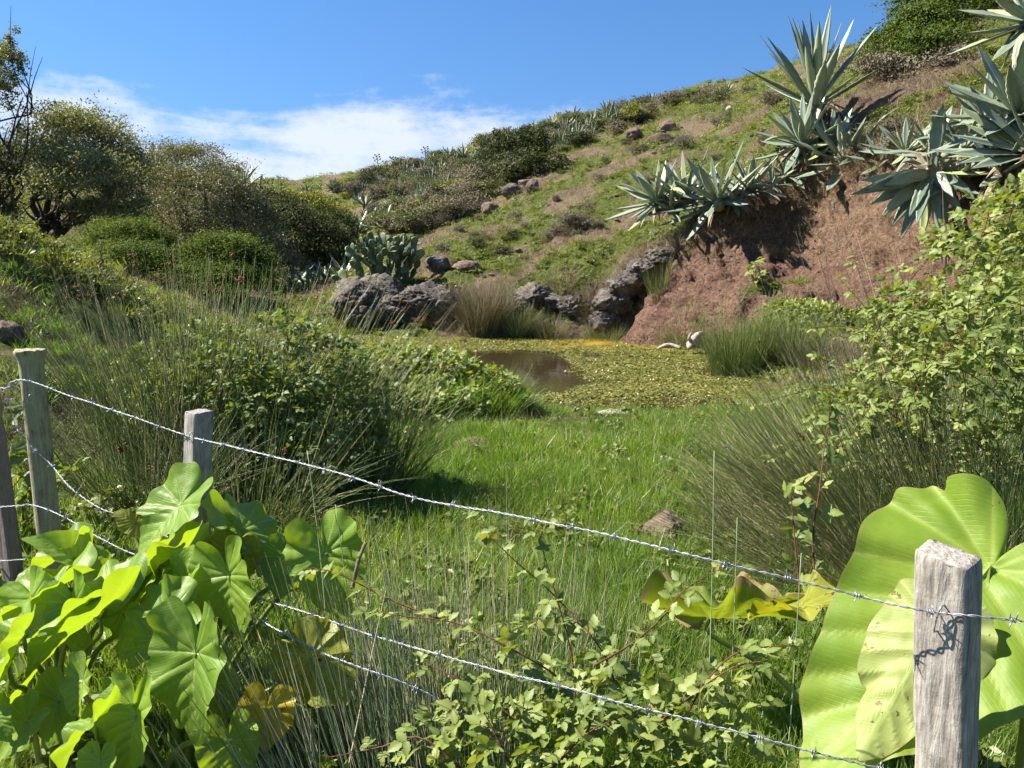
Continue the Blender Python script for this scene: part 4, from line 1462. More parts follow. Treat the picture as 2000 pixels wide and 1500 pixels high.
G_LUSH = leafmat('lush_grass', [(0.0, (0.07, 0.118, 0.02)), (0.5, (0.13, 0.205, 0.034)), (0.78, (0.20, 0.26, 0.05)), (0.92, (0.30, 0.30, 0.10)), (1.0, (0.42, 0.36, 0.19))], 0.42, tcol=(1.5, 1.7, 0.5), rough=0.42, spec=0.4, rnd_amt=0.35, noise_scale=0.9)
G_SLOPE = leafmat('slope_grass', [(0.0, (0.085, 0.105, 0.02)), (0.5, (0.15, 0.175, 0.034)), (0.85, (0.21, 0.225, 0.055)), (1.0, (0.32, 0.28, 0.14))], 0.35, rough=0.5, rnd_amt=0.5)
G_DRY = leafmat('dry_grass', [(0.0, (0.12, 0.085, 0.045)), (0.5, (0.25, 0.195, 0.11)), (1.0, (0.40, 0.335, 0.21))], 0.2, tcol=(1.2, 1.1, 0.8), rough=0.7, rnd_amt=0.4)
G_RUSH = leafmat('rush_green', [(0.0, (0.06, 0.09, 0.022)), (0.5, (0.13, 0.175, 0.046)), (0.8, (0.21, 0.235, 0.085)), (1.0, (0.38, 0.31, 0.17))], 0.0, rough=0.4, spec=0.4, rnd_amt=0.0)
G_RUSHGREY = leafmat('rush_grey_green', [(0.0, (0.10, 0.145, 0.07)), (0.5, (0.19, 0.245, 0.13)), (0.7, (0.28, 0.30, 0.16)), (0.82, (0.45, 0.39, 0.25)), (1.0, (0.6, 0.53, 0.38))], 0.0, rough=0.5, spec=0.35, rnd_amt=0.0)
G_RUSHBROWN = leafmat('rush_brown', [(0.0, (0.09, 0.08, 0.036)), (0.5, (0.18, 0.155, 0.07)), (1.0, (0.34, 0.28, 0.16))], 0.0, rough=0.55, rnd_amt=0.0)
G_RUSHFRESH = leafmat('rush_fresh', [(0.0, (0.09, 0.125, 0.028)), (0.5, (0.18, 0.22, 0.06)), (0.8, (0.29, 0.29, 0.11)), (1.0, (0.46, 0.38, 0.22))], 0.1, rough=0.45, rnd_amt=0.0)
G_RUSHGREEN = leafmat('rush_green_fresh', [(0.0, (0.09, 0.14, 0.026)), (0.5, (0.16, 0.225, 0.045)), (0.85, (0.25, 0.29, 0.08)), (1.0, (0.42, 0.36, 0.2))], 0.1, rough=0.5, rnd_amt=0.0)
G_BANKSHADE = leafmat('shade_darkened_grey_thatch', [(0.0, (0.06, 0.05, 0.03)), (0.5, (0.125, 0.105, 0.068)), (1.0, (0.21, 0.18, 0.125))], 0.1, rough=0.8, rnd_amt=0.4)  # grey dead grass, darkened so the bank's shade sits in the colour
G_RUSHSTRAW = leafmat('rush_straw', [(0.0, (0.12, 0.15, 0.045)), (0.4, (0.22, 0.245, 0.085)), (0.65, (0.36, 0.33, 0.16)), (1.0, (0.55, 0.47, 0.30))], 0.1, rough=0.5, rnd_amt=0.0)
M_SEED = leafmat('brown_seed_head', [(0.0, (0.06, 0.022, 0.01)), (0.5, (0.14, 0.055, 0.022)), (1.0, (0.24, 0.11, 0.045))], 0.0, rough=0.7, rnd_amt=0.4)
G_WEED = leafmat('low_weed_leaf', [(0.0, (0.075, 0.10, 0.022)), (0.5, (0.135, 0.17, 0.036)), (1.0, (0.20, 0.23, 0.06))], 0.3, rough=0.45, rnd_amt=0.5)
G_POND = leafmat('pondweed_leaf', [(0.0, (0.085, 0.095, 0.02)), (0.45, (0.15, 0.16, 0.03)), (0.8, (0.23, 0.215, 0.04)), (1.0, (0.30, 0.20, 0.035))], 0.15, rough=0.4, spec=0.5, rnd_amt=0.45)


def weed(seed, n, rad, h, size):
    rs = np.random.default_rng(seed)
    g = Geo()
    crown(g, [((0, 0, h * .4), (rad, rad, h * .6))], n, size, seed=seed, flat=0.4, shell=0.2, asp=0.6)
    return g


def euler_from(Xv, Yv, Zv):
    """XYZ euler of rotation matrices given by columns"""
    sy = np.clip(-Xv[:, 2], -1, 1)
    b = np.arcsin(sy)
    a = np.arctan2(Yv[:, 2], Zv[:, 2])
    c = np.arctan2(Xv[:, 1], Xv[:, 0])
    return np.stack([a, b, c], -1)


def up_rot(n, t=0.15):
    return np.stack([RNG.normal(0, t, n), RNG.normal(0, t, n), RNG.uniform(0, 6.28, n)], -1)


def bare(x, y):
    return bank_mask(x, y) > 0.35


# --- meadow
LUSH = protos('lush', [tuft(1, 130, .17, .16, .007), tuft(2, 130, .17, .20, .0075), tuft(3, 110, .18, .12, .0065, .5, .6), tuft(4, 80, .16, .26, .0075, .3, .5)], [G_LUSH] * 4)
n = 9500
u = RNG.random(n)
r = 2.0 * (11.5 / 2.0) ** (u ** 0.85)
a = np.radians(RNG.uniform(-38, 38, n))
x, y = r * np.sin(a), r * np.cos(a)
z = height(x, y)
dens = fbm2(x, y, 1.3, 3, 21.0)
dirt = (seg_dist(x, y, [(-2.9, 5.4), (-2.3, 5.2), (-1.9, 4.9)]) < 0.55)
ok = (z > WATER_Z - 0.06) & ~dirt & (RNG.random(n) < 0.80 + dens * 0.9) & (green_mask(x, y) > RNG.random(n) * 0.6)
ok &= ~((x < -1.5 - 0.12 * y) & (RNG.random(n) < 0.72))
x, y, z, r = x[ok], y[ok], z[ok], r[ok]
big = 1 + 0.5 * np.clip(fbm2(x, y, 0.8, 3, 31.0) * 2, -0.8, 1.2)
scl = rnd(0.65, 1.2, len(x)) * big * 0.82
scl = scl * np.where(x < -2.2 - 0.12 * y, 0.7, 1.0) * np.where(y > 7.6, 0.7, 1.0)
scatter('meadow_grass', LUSH, np.stack([x, y, z], -1), up_rot(len(x)), scl, RNG.choice(4, len(x), p=[.35, .35, .2, .1]), 'bright green meadow grass between the fence and the pond', 'grass')

WEEDS = protos('weeds', [weed(71, 46, .09, .10, .016), weed(72, 40, .10, .16, .020), weed(73, 30, .07, .07, .013), tuft(74, 14, .05, .26, .003, .5, .8)], [G_WEED, G_WEED, G_WEED, G_DRY])
n = 1500
r = rnd(1.75, 4.6, n)
a = np.radians(RNG.uniform(-36, 36, n))
x, y = r * np.sin(a), r * np.cos(a)
ok = (fbm2(x, y, 1.7, 3, 81.0) > -0.05)
x, y = x[ok], y[ok]
scatter('low_weeds', WEEDS, np.stack([x, y, height(x, y)], -1), up_rot(len(x), .2), rnd(.6, 1.5, len(x)), RNG.choice(4, len(x)), 'low leafy weeds and straw among the grass at the fence', 'weeds')
n = 420
x, y = rnd(-2.0, 3.4, n), rnd(4.0, 9.4, n)
scatter('low_weeds', WEEDS, np.stack([x, y, height(x, y)], -1), up_rot(len(x), .3), rnd(.8, 1.5, len(x)), RNG.choice(4, len(x), p=[.2, .15, .15, .5]), 'scattered weeds and dead stalks in the meadow', 'weeds')

# --- slope turf, green and dry
SLOPE = protos('slope', [tuft(11, 60, .24, .10, .012, .8, .7, 2), tuft(12, 50, .22, .16, .011, .6, .6, 2), weed(13, 100, .28, .09, .024), weed(14, 90, .26, .06, .022)], [G_SLOPE, G_SLOPE, G_WEED, G_SLOPE])
n = 26000
u = RNG.random(n)
r = 9.5 * (75 / 9.5) ** u
a = np.radians(RNG.uniform(-37, 38, n))
x, y = r * np.sin(a), r * np.cos(a)
z = height(x, y)
gmk = green_mask(x, y) + 0.25 * fbm2(x, y, 2.2, 3, 15.0)
ok = (z > WATER_Z + 0.02) & ~bare(x, y) & (gmk > 0.35 + 0.5 * RNG.random(n)) & ((y > 9.5) | (x < -3))
xg, yg, zg, rg = x[ok], y[ok], z[ok], r[ok]
sc = rnd(0.6, 1.25, len(xg)) * (1 + 0.9 * sstep(25, 60, rg))
hollow = (np.abs(xg + 5.2) < 1.8) & (yg > 19) & (yg < 27)
scatter('slope_turf', SLOPE, np.stack([xg, yg, zg], -1), up_rot(len(xg), .25), sc * np.where(hollow, 1.5, 1.0), RNG.choice(4, len(xg), p=[.3, .2, .3, .2]), 'patchy green turf on the slopes round the pond', 'grass')
DRYT = protos('dry', [tuft(21, 60, .2, .16, .008, 1.0, .8, 2), tuft(22, 50, .18, .26, .007, .8, 1.0, 3), tuft(23, 44, .24, .09, .01, 1.4, .6, 2)], [G_DRY] * 3)
ok = (z > WATER_Z + 0.03) & (RNG.random(n) < np.where(bare(x, y), 0.02, 0.6)) & (gmk < 0.75) & ((y > 9.5) | (x < -3)) & (r < 45) & ~((x < -1.9 - 0.16 * y) & (y < 12.5))
xd, yd, zd = x[ok], y[ok], z[ok]
# lip of the bank and the shore ledge carry more dead grass
lipx, lipy = [], []
_lip = [(1250, 500, 18.0), (1330, 462, 17.3), (1400, 420, 17.0), (1500, 355, 16.6), (1600, 325, 16.3), (1700, 318, 15.4), (1800, 315, 14.2), (1900, 315, 12.8)]
lp = smooth_path([at(*q)[:2] for q in _lip], 400)
k = RNG.integers(0, 400, 1100)
lx = np.concatenate([xd, lp[k, 0] + RNG.normal(0, .28, 1100)])
ly = np.concatenate([yd, lp[k, 1] + RNG.normal(0, .28, 1100)])
lz = height(lx, ly)
scatter('dry_grass', DRYT, np.stack([lx, ly, lz], -1), up_rot(len(lx), .4), rnd(0.6, 1.3, len(lx)), RNG.choice(3, len(lx)), 'dead straw coloured grass on the earth slopes and bank lip', 'grass')

# --- left bank: hanging dry grass over dark earth, shade painted into the grass
n = 1900
x = RNG.uniform(-7.5, -2.0, n)
y = RNG.uniform(4.2, 12, n)
BANKT = protos('bank_thatch', [tuft(25, 60, .2, .13, .008, 1.2, .9, 2), tuft(26, 50, .18, .2, .007, 1.0, 1.1, 3), tuft(27, 60, .2, .12, .007, .7, .6, 2)], [G_BANKSHADE, G_BANKSHADE, G_LUSH])
ok = (x < -1.9 - 0.16 * y) & (fbm2(x, y, 1.1, 3, 41.0) > -0.12)
x, y = x[ok], y[ok]
scatter('dry_grass', BANKT, np.stack([x, y, height(x, y)], -1), up_rot(len(x), .5), rnd(0.5, 1.0, len(x)), RNG.choice(3, len(x), p=[.4, .3, .3]), 'grey dead grass hanging on the left bank, darkened to look shaded', 'grass')

# --- floating pondweed
def padpatch(seed, n, rad, size):
    rs = np.random.default_rng(seed)
    g = Geo()
    a = rs.uniform(0, 6.28, n)
    r = rad * np.sqrt(rs.random(n))
    c = np.stack([r * np.cos(a), r * np.sin(a), rs.uniform(0.004, 0.03, n)], -1)
    ph = rs.uniform(0, 6.28, n)
    s = size * rs.uniform(.6, 1.3, n)
    V = []
    for k, (l, w) in enumerate(((-1, 0), (-.3, .42), (.4, .34), (1, 0), (.4, -.34), (-.3, -.42))):
        V.append(c + np.stack([s * (l * np.cos(ph) - w * np.sin(ph)), s * (l * np.sin(ph) + w * np.cos(ph)), s * rs.normal(0, .22, n)], -1))
    V = np.stack(V, 1)
    F = np.arange(n * 6).reshape(n, 6)
    g.add(V.reshape(-1, 3), F, np.repeat(rs.random(n), 6))
    return g


PWD = protos('pondweed', [padpatch(51, 30, .13, .021), padpatch(52, 34, .13, .017), padpatch(53, 20, .13, .028)], [G_POND] * 3)
n = 15000
x = RNG.uniform(-5.5, 4.6, n)
y = RNG.uniform(9.3, 18.6, n)
z = height(x, y)
jx, jy = x + 0.16 * fbm2(x, y, 2.0, 3), y + 0.3 * fbm2(x, y, 2.0, 3, 4.)
thin = fbm2(x, y * 0.6, 0.9, 4, 61.0)
ok = (z < WATER_Z + 0.03) & ~inpoly(jx, jy, OPEN) & (RNG.random(n) < np.clip(1.0 + 2.6 * thin, 0.1, 1)) & ~((np.abs(x + 4.2) < .8) & (y > 15.2) & (y < 16.4) & (thin < .1))
ok &= (RNG.random(n) < np.where((y > 15.2) & (x > 0.6), 0.22, 1.0)) & (RNG.random(n) < np.where(y < 9.95, 0.35, 1.0))
x, y = x[ok], y[ok]
scatter('floating_pondweed', PWD, np.stack([x, y, np.full(len(x), WATER_Z)], -1), np.stack([np.zeros(len(x)), np.zeros(len(x)), rnd(0, 6.28, len(x))], -1), rnd(.7, 1.3, len(x)), RNG.choice(3, len(x)), 'yellow green pondweed leaves floating over the pond', 'pondweed')

# ------------------------------------------------------------------ rushes
def seedhead(seed):
    rs = np.random.default_rng(seed)
    g = Geo()
    for k in range(9):
        d = nrm(rs.normal(size=3) + np.array([0, 0, .7]))
        c = d * rs.uniform(.008, .028)
        rockgeo(g, c, (.006, .006, .008), seed * 10 + k, 1, .3)
    tube(g, [(0, 0, -.005), (0.004, 0, .04), (0.006, .004, .085)], [.003, .002, .0006], 4, .3)
    return g.mesh('seed_head', M_SEED)


SEED = [seedhead(k) for k in range(3)]


def rushes(label, base, n, L, r, mat, seed, lean=0.6, dirv=(0, 0, 0), rad=0.2, heads=0, bend=0.35, spread=None, thing_name='rush_clump', group=None, segs=6, minlean=0.05):
    rs = np.random.default_rng(seed)
    base = np.asarray(base, float)
    root = thing(thing_name, label, 'rush', base, group)
    a = rs.uniform(0, 6.28, n)
    rr_ = rad * np.sqrt(rs.random(n))
    P = base + np.stack([rr_ * np.cos(a), rr_ * np.sin(a), np.zeros(n)], -1)
    P[:, 2] = height(P[:, 0], P[:, 1]) - 0.03
    a2 = a + rs.normal(0, .5, n)
    ln = minlean + lean * rs.random(n) ** 1.1
    dv = np.asarray(dirv, float)
    D = nrm(np.stack([np.cos(a2) * ln, np.sin(a2) * ln, np.ones(n)], -1) + dv)
    out = nrm(np.stack([D[:, 0], D[:, 1], np.zeros(n)], -1))
    B = (out * 0.5 + np.array([0, 0, -.5])) * (rs.random(n) ** 2 * bend)[:, None]
    Ls = L * rs.uniform(0.55, 1.05, n)
    g = Geo()
    stems(g, P, D, B, Ls, r * rs.uniform(.75, 1.3, n), segs, 3, rs.random(n))
    part(g, 'stems', mat, root, kind='stuff')
    if heads:
        k = rs.choice(np.argsort(-Ls)[:max(heads * 3, heads)], heads, replace=False)
        f = rs.uniform(0.86, 0.96, heads)
        tip = P[k] + Ls[k, None] * (D[k] * f[:, None] + B[k] * (f ** 2)[:, None])
        td = nrm(D[k] + 2 * B[k])
        for i in range(heads):
            Xv, Yv, Zv = frame(np.cross(td[i], (0.3, 1, 0.2)), td[i], rs.uniform(.7, 1.15))
            inst(SEED[int(rs.integers(3))], 'seed_head', root, mat4(tip[i] - base, Xv, Yv, Zv))
    return root


def gh(px, py):
    return hit(px, py)


# big clump left of centre
rushes('tall brown headed rush clump behind the square fence post', gp(330, 930, 4.7), 520, 1.5, .0036, G_RUSH, 601, lean=.45, rad=.3, heads=12, dirv=(-.12, .1, 0))
rushes('tall rush clump in the middle of the bramble covered mass', gp(450, 900, 5.0), 520, 1.62, .0036, G_RUSH, 603, lean=.38, rad=.32, heads=14, dirv=(0, .1, 0))
rushes('rush clump with long stems leaning right over the thicket', gp(580, 880, 5.2), 190, 1.6, .0032, G_RUSH, 605, lean=.4, rad=.3, heads=12, dirv=(.42, .1, 0))
rushes('dark rush clump at the right foot of the big rush mass', gp(690, 900, 5.1), 420, 1.1, .0034, G_RUSH, 607, lean=.75, rad=.3, heads=3, bend=.6)
rushes('low dark rush clump between the two left fence posts', gp(290, 1000, 4.1), 360, 0.85, .003, G_RUSH, 609, lean=.9, rad=.28, heads=3, bend=.7)
rushes('arching rush clump right behind the square fence post', gp(480, 1000, 4.2), 360, 0.9, .003, G_RUSH, 611, lean=.9, rad=.3, heads=4, bend=.8)
# right side
rushes('big fountain of rushes leaning left from the bramble thicket', gp(1800, 1040, 3.7), 800, 1.3, .0027, G_RUSHFRESH, 613, lean=.6, rad=.35, heads=4, dirv=(-.4, .2, 0), bend=.5)
rushes('rush fountain drooping over the meadow edge on the right', gp(1720, 1010, 4.2), 850, 1.1, .0026, G_RUSHSTRAW, 615, lean=1.0, rad=.4, heads=3, dirv=(-.4, 0, 0), bend=.7)
rushes('dark upright rushes behind the giant leaf', gp(1900, 1080, 3.2), 420, 1.3, .0026, G_RUSH, 617, lean=.6, rad=.35, dirv=(-.25, 0, 0), bend=.3)
rushes('tan straw rushes lying under the bramble arch', gp(1740, 1090, 3.5), 600, 0.95, .0026, G_RUSHSTRAW, 619, lean=1.2, rad=.35, dirv=(-.7, 0, -.2), bend=.4)
rushes('dry upright canes rising in front of the shaded bank', gp(1830, 900, 5.0), 60, 2.15, .0042, G_RUSHGREY, 621, lean=.28, rad=.6, dirv=(-.12, 0, 0), bend=.12)
rushes('olive rushes pointing up left behind the bramble arch', gp(1760, 900, 5.2), 240, 1.5, .003, G_RUSHFRESH, 623, lean=.55, rad=.4, dirv=(-.3, .1, 0), heads=5)
rushes('spiky rush mass under the middle of the right thicket', gp(1640, 960, 4.6), 700, 0.95, .0026, G_RUSHSTRAW, 651, lean=.9, rad=.4, dirv=(-.3, 0, 0), bend=.6)
rushes('straw mixed rushes at the meadow edge beside the earth lump', gp(1560, 1020, 4.2), 420, 0.7, .0024, G_RUSHSTRAW, 653, lean=1.1, rad=.35, dirv=(-.3, 0, 0), bend=.6)
rushes('loose straw stems spilling over the meadow on the right', gp(1600, 1040, 3.9), 300, 0.9, .0024, G_RUSHSTRAW, 657, lean=1.3, rad=.45, dirv=(-.45, -.3, 0), bend=.5)
# round the pond
rushes('fresh green rush tuft standing at the right water edge', gp(1440, 735, 11.9), 1000, 1.12, .0042, G_RUSHGREEN, 625, lean=.36, rad=.36, bend=.45)
rushes('green rush tuft behind and right of the water edge tuft', gp(1540, 730, 12.0), 800, 0.95, .0042, G_RUSHGREEN, 627, lean=.6, rad=.4, bend=.6)
rushes('low dry rush tuft between bank foot and bramble', gp(1620, 740, 11.2), 500, 0.7, .004, G_RUSHBROWN, 629, lean=.9, rad=.4, bend=.7)
rushes('brown olive rush clump spreading on the far water edge', gp(945, 648, 17.5), 1500, 1.22, .0052, G_RUSHBROWN, 631, lean=.75, rad=.34, bend=.35)
rushes('pale straw tuft on the rocks of the far shore', gp(1155, 600, 17.7), 500, 0.8, .005, G_DRY, 633, lean=.9, rad=.22, bend=.9)
rushes('yellow green sedge right beside the brown olive rush clump', gp(1015, 645, 17.4), 600, 0.7, .005, G_RUSHFRESH, 635, lean=.8, rad=.3, bend=.7)
rushes('rusty sedge fringe below the dark rock on far shore', gp(1075, 648, 17.3), 600, 0.55, .005, G_RUSHBROWN, 637, lean=.8, rad=.36, bend=.7)
rushes('thin green reeds at the foot of the red bank', gp(1285, 645, 16.7), 220, 0.9, .005, G_RUSHFRESH, 639, lean=.35, rad=.2, bend=.6)
rushes('green sedge fringe between far shore rocks and the bank', gp(1180, 648, 17.1), 500, 0.5, .0045, G_RUSHFRESH, 641, lean=.8, rad=.4, bend=.7)
rushes('green sedge along the left foot of the red bank', gp(1335, 650, 15.6), 420, 0.55, .0045, G_RUSHGREEN, 661, lean=.8, rad=.4, bend=.7)
rushes('green sedge between the red bank foot and the driftwood', gp(1400, 655, 14.9), 420, 0.55, .0045, G_RUSHGREEN, 663, lean=.8, rad=.45, bend=.7)
rushes('grass fringe joining bank foot sedge and fresh rush tuft', gp(1480, 660, 14.0), 420, 0.55, .0045, G_RUSHGREEN, 665, lean=.8, rad=.5, bend=.7)
for px, py, Y, L, mt, lb in ((765, 555, 19.2, .4, G_SLOPE, 'green grass tuft on top of the pitted outcrop'), (885, 565, 18.9, .45, G_DRY, 'straw tuft behind the undercut rock'), (1000, 565, 18.7, .45, G_SLOPE, 'green tuft on the ledge behind the rounded rock'), (1095, 560, 18.4, .5, G_DRY, 'straw tuft on the ledge above the low rock'), (1215, 535, 17.8, .45, G_DRY, 'straw tuft on the crusty rock beside the bank'), (905, 640, 17.8, .5, G_RUSHBROWN, 'rusty sedge in front of the undercut rock'), (690, 640, 18.2, .35, G_RUSHGREEN, 'green sedge at the left toe of the pitted outcrop')):
    rushes(lb, gp(px, py, Y), 260, L, .005, mt, int(px), lean=1.0, rad=.34, bend=.8)
# foreground stubble of rushes
rushes('stubbly grey green rushes rising from the bottom of the picture', gp(690, 1500, 2.0), 420, 0.72, .0027, G_RUSHGREY, 643, lean=.28, rad=.30, dirv=(-.22, 0, 0), bend=.1, minlean=.0)
rushes('grey green rushes standing among brambles at bottom centre', gp(840, 1450, 2.15), 300, 0.7, .0022, G_RUSHGREY, 645, lean=.3, rad=.28, dirv=(-.1, 0, 0), bend=.1, minlean=.0)
rushes('thin straw stems in front of the shady meadow', gp(950, 1300, 2.6), 260, 0.72, .0019, G_RUSHGREY, 647, lean=.25, rad=.5, bend=.15, minlean=.0)
rushes('thin pale stalks rising behind the foreground brambles', gp(1180, 1300, 2.5), 110, 0.6, .0018, G_RUSHSTRAW, 655, lean=.35, rad=.5, bend=.2, minlean=.0)
rushes('a few long rush blades fanning beside the yellow leaf', gp(560, 1500, 1.75), 26, 0.75, .0028, G_RUSHGREY, 649, lean=.5, rad=.15, dirv=(-.25, 0, 0), bend=.12)
for k, (p0, p1, r0, tn) in enumerate((((1385, 1320, 1.95), (1395, 880, 2.2), .0026, .45), ((1425, 1330, 1.9), (1440, 1010, 2.1), .0022, .45), ((1530, 1480, 1.6), (1565, 1080, 1.75), .0022, .5), ((635, 1080, 2.1), (600, 880, 2.4), .0022, .62), ((690, 1150, 2.1), (655, 985, 2.3), .002, .62))):
    a, b = at(*p0), at(*p1)
    a[2] -= 0.35
    g = Geo()
    tube(g, smooth_path([a, (a + b) / 2 + np.array([.006, 0, 0]), b], 9), np.linspace(r0, r0 * .45, 9), 5, tn)
    o = g.build('single_rush', G_RUSHGREY, origin=tuple(a))
    o.location = a
    tag(o, ['tall single rush stem crossing the wire at right', 'second single rush stem just right of the tallest', 'single rush stem in front of the giant leaf', 'pale bent stem rising left of the big rush mass foot', 'short pale stem right of the bent one'][k], 'stem')

# ------------------------------------------------------------------ brambles
def bramblemat(name, stops, transl=0.3):
    m, t, out = newmat(name)
    N = NT(t)
    oi = N.node('ShaderNodeObjectInfo').outputs['Random']
    tint = N.attr('tint')
    vein = N.attr('aux')
    c = N.ramp(N.math('ADD', N.math('MULTIPLY', oi, 0.75), N.math('MULTIPLY', tint, 0.25)), stops)
    c = N.mix(N.math('MULTIPLY', vein, 0.35), c, (0.26, 0.32, 0.10))
    p = N.node('ShaderNodeBsdfPrincipled', {'Base Color': c, 'Roughness': 0.5, 'Specular IOR Level': 0.28})
    tr = N.node('ShaderNodeBsdfTranslucent', {'Color': N.mix(1.0, c, (1.7, 1.6, 0.5), 'MULTIPLY')})
    mx = N.node('ShaderNodeMixShader', {0: transl, 1: p.outputs[0], 2: tr.outputs[0]})
    t.links.new(mx.outputs[0], out.inputs[0])
    return m


M_BRAM = bramblemat('bramble_leaf', [(0.0, (0.075, 0.11, 0.022)), (0.4, (0.13, 0.175, 0.036)), (0.75, (0.19, 0.235, 0.055)), (0.93, (0.25, 0.27, 0.075)), (1.0, (0.28, 0.16, 0.06))])
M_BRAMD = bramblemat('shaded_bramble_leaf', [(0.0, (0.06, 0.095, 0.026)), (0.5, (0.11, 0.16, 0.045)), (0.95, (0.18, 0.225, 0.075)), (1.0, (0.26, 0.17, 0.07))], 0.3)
M_CANE = barkmat('red_bramble_cane', (0.07, 0.022, 0.018), (0.17, 0.07, 0.045))


def leaflet(g, o, d, nv, L, W, seed):
    rs = np.random.default_rng(seed)
    d = nrm(np.asarray(d, float))
    nv = nrm(np.asarray(nv, float))
    s = np.cross(d, nv)
    ns = 8
    t = np.linspace(0, 1, ns + 1)
    w = W * 0.5 * np.interp(t, [0, .12, .35, .6, .85, 1], [.12, .7, 1.0, .85, .4, .02])
    w = w * (1 + .09 * np.where(np.arange(ns + 1) % 2, 1, -1))
    xs = np.array([-1, -.5, 0, .5, 1.])
    zz = 0.20 * np.abs(xs)[None] * w[:, None] + 0.0016 * np.sin(t * 6.28 * 4)[:, None] * (np.abs(xs)[None] > .1) - 0.16 * L * (t ** 2)[:, None]
    C = np.asarray(o, float) + d * (L * t)[:, None]
    V = C[:, None] + s * (w[:, None] * xs[None])[..., None] + nv * zz[..., None] - d * (0.10 * L * np.abs(xs)[None] * 0 * w[:, None])[..., None]
    k = np.arange(ns)[:, None]
    j = np.arange(4)[None]
    q = np.stack([k * 5 + j, k * 5 + j + 1, (k + 1) * 5 + j + 1, (k + 1) * 5 + j], -1).reshape(-1, 4)
    vein = np.tile(np.array([0, .12, .9, .12, 0]), ns + 1)
    vein = np.maximum(vein, np.repeat(np.where(np.arange(ns + 1) % 2, .5, 0), 5) * np.tile(np.array([.3, 1, 1, 1, .3]), ns + 1))
    g.add(V.reshape(-1, 3), q, rs.random(), vein)


def brambleleaf(seed, n=3, L=.062, mat=None):
    rs = np.random.default_rng(seed)
    g = Geo()
    tube(g, [(0, 0, 0), (0, .02, .004), (0, .045, 0)], .0012, 4, .4)
    dirs = [(0, 1, 0), (-.95, .35, 0), (.95, .35, 0), (-.75, -.35, 0), (.75, -.35, 0)][:n]
    for k, d in enumerate(dirs):
        o = (0, .045 + (.016 if k == 0 else 0), 0)
        nv = nrm(np.array([rs.normal(0, .18), rs.normal(0, .18), 1]))
        l = L * (1.1 if k == 0 else .88) * rs.uniform(.9, 1.1)
        leaflet(g, o, (d[0], d[1], rs.normal(-.08, .1)), nv, l, l * .72, seed * 9 + k)
    return g


BL = [brambleleaf(k, 3 if k < 4 else 5).mesh('leaf', M_BRAM) for k in range(6)]
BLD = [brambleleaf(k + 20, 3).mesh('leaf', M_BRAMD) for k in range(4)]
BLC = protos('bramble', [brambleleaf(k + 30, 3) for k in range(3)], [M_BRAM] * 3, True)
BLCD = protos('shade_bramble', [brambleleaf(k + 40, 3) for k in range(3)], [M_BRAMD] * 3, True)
SUNV = np.array(SUN_DIR[:])


